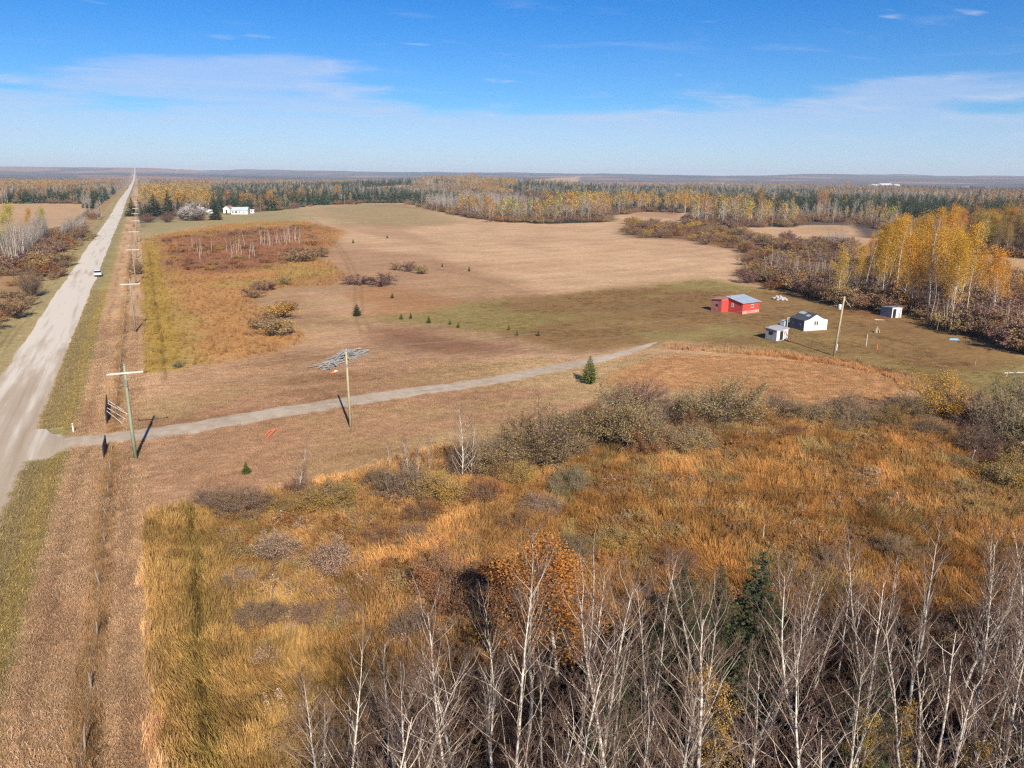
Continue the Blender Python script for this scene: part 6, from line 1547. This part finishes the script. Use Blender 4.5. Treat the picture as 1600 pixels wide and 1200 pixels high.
mb = MB(); slab(mb, [(-.4,-.3,3.2),(2.3,-.3,5.12),(2.3,7.3,5.12),(-.4,7.3,3.2)], .12); slab(mb, [(2.3,-.3,5.12),(5.0,-.3,3.2),(5.0,7.3,3.2),(2.3,7.3,5.12)], .12); mb.obj('roof', M['redroof'], t)
mb = MB(); mb.box(1.8,2.8,-.06,-.01,0,2.3); mb.obj('door', M['black'], t)
for px, py, lb in ((322,334,'white van parked left of the farm spruce, left one'),(329,336,'white van parked left of the farm spruce, right one')):
    x, y = G(px, py); t = empty('parked_van', (x, y, 0), 0.4); tag(t, lb, 'van')
    loft([sec(-2.4,.9,.35,1.9),sec(-2.2,.95,.3,2.05),sec(1.0,.95,.3,2.05),sec(1.7,.93,.3,1.2),sec(2.4,.88,.35,1.0)]).obj('body', M['carpaint'], t)
    mb = MB(); mb.box(-.96,.96,-1.8,.9,1.25,1.7); mb.obj('window', M['glass'], t)
    for sx in (-.85,.85):
        for wy in (-1.5,1.5): mb = MB(); mb.tube([(sx-.1,wy,.35),(sx+.1,wy,.35)], .35, 10, cap=True); mb.obj('wheel', M['rubber'], t)
# farm spruces and shrubs
for bx, by, yt, w, lb in ((207,336,308,2.0,'dark spruce beside the road at the farm entrance'),(242,336,303,2.6,'broad dark spruce, left of the farm pair'),(264,335,297,1.9,'tall pointed blue green spruce at the farm'),(228,337,317,1.8,'small spruce left of the broad farm spruce'),
                      (337,342,309,1.6,'lone conical spruce in front of the white farm buildings'),(222,338,322,1.2,'short spruce beside the road behind the utility poles'),(279,330,308,1.1,'slim spruce right of the tall farm spruce')):
    x, y, h = tree_px(bx, by, yt); place_tree('farm_spruce_tree', R.choice(spr_mid), x, y, h, 12, R.uniform(0, 6), w, lb, 'tree')
for cx_p, by, w, h, leaf, lb in ((231,346,28,16,'leaf_purple','pinkish bare lilac bush left of the farm'),(262,346,26,20,'leaf_purple','round pinkish bare bush in the middle of the farm shrubs'),(284,341,22,22,'leaf_purple','mauve bush left of the bleached branches'),(312,343,22,14,'leaf_purple','mauve bush right of the bleached branches')):
    x, y = G(cx_p, by); s_ = px_per_m(x, y); place_shrub(x, y, w/s_, height_for(x, y, by-h), leaf, 'b', lb, name='lilac_bush')
x, y = G(300, 343); hb = height_for(x, y, 318); s_ = px_per_m(x, y)
t = empty('bleached_tree', (x, y, 0)); t.scale = (42/s_, 42/s_, hb*0.95); tag(t, 'wide spreading tree with bleached white branches in the farmyard', 'tree')
o = link('branches', shrub_parts(390, 150, 60, 0.02, 0.5, 3.0)[0], t); o.material_slots[0].link = 'OBJECT'; o.material_slots[0].material = M['bleached']
o = link('twigs', shrubs_bare[1][0], t); o.material_slots[0].link = 'OBJECT'; o.material_slots[0].material = M['far_twig']
o = link('foliage', shrubs_bare[0][1], t); o.material_slots[0].link = 'OBJECT'; o.material_slots[0].material = M['leaf_purple']
# birch scrub with white stems in the orange meadow
for i in range(56):
    px = R.uniform(405, 470) if i < 36 else R.uniform(300, 400); py = 386-(px-405)*0.12+R.uniform(-6, 2) if i < 36 else R.uniform(385, 408)
    x, y = G(px, py); place_tree('white_birch_sapling', R.choice(mid_bare), x, y, R.uniform(4, 7), 13, R.uniform(0, 6), 1.4, ('slim white stemmed birch sapling, '+('dense right hand cluster' if i < 36 else 'scattered left hand group')+(', west side, ' if px < (437 if i < 36 else 350) else ', east side, ')+('front' if py > (378 if i < 36 else 396) else 'back')), 'tree', 'white stemmed birch saplings of the orange meadow', trunkmat=M['aspen_bark'])
# special belt trees
for bx, by, yt, w, mt, lb in ((1070,336,300,1.0,'leaf_yellow','bright yellow tree standing before the central spruce wood'),(783,304,279,1.5,'leaf_ygreen','round yellow green tree on the skyline rise'),(1322,298,285,2.2,'leaf_yellow','rounded yellow tree breaking the skyline on the right'),
                          (527,316,291,1.6,'leaf_yellow','bright yellow birch at the end of the green hill'),(424,326,299,1.0,'leaf_yellow','narrow yellow poplar with a bare white trunk at the lawn end'),(1185,330,298,1.6,'leaf_yellow','broad gold tree above the grey belt')):
    x, y, h = tree_px(bx, by, yt); place_tree('yellow_aspen_tree', mid_yellow[2], x, y, min(h, 22), 15, R.uniform(0, 6), w, lb, 'tree', leafmat=M[mt])
for bx, by, yt, w, lb in ((683,303,277,1.6,'pair of dark spruces on the skyline rise, left one'),(697,300,275,1.2,'pair of dark spruces on the skyline rise, right one'),(1378,350,314,1.5,'big rounded dark spruce above the golden grove'),(1527,325,293,1.6,'large dark spruce breaking the skyline on the right'),(1590,335,300,1.6,'dark spruce at the right edge of the skyline')):
    x, y, h = tree_px(bx, by, yt); place_tree('skyline_spruce_tree', R.choice(spr_mid), x, y, min(h, 24), 12, R.uniform(0, 6), w, lb, 'tree')
# far white buildings
for px, pyb, wpx, lb in ((1385,291,18,'long low white barn far off on the right'),(1368,292,8,'small white shed left of the far barn'),(1402,292,8,'low white shed right of the far barn'),(155,284.6,10,'white roof far off left of the road'),(1300,325,10,'white trailer among grey trees on the right'),(1512,296,8,'tiny pale roof near the skyline spruces')):
    far_building(px-wpx/2, px+wpx/2, pyb, 5 if pyb < 300 else 3, 3 if pyb < 300 else .5, 18 if pyb < 300 else 4, lb, 'white')

# ================================================================== AIR
HAZE = 1.05e-4
if HAZE:
    mb = MB(); mb.box(-13500, 13500, -13500, 13500, -8, 125)
    m_, tt, oo = newmat('haze_air'); pv = N(tt, 'ShaderNodeVolumePrincipled'); pv.inputs['Density'].default_value = HAZE
    pv.inputs['Color'].default_value = (0.80, 0.88, 1.0, 1); tt.links.new(pv.outputs[0], oo.inputs['Volume'])
    tag(mb.obj('haze', m_), 'thin pale haze in the air over the country', kind='stuff')
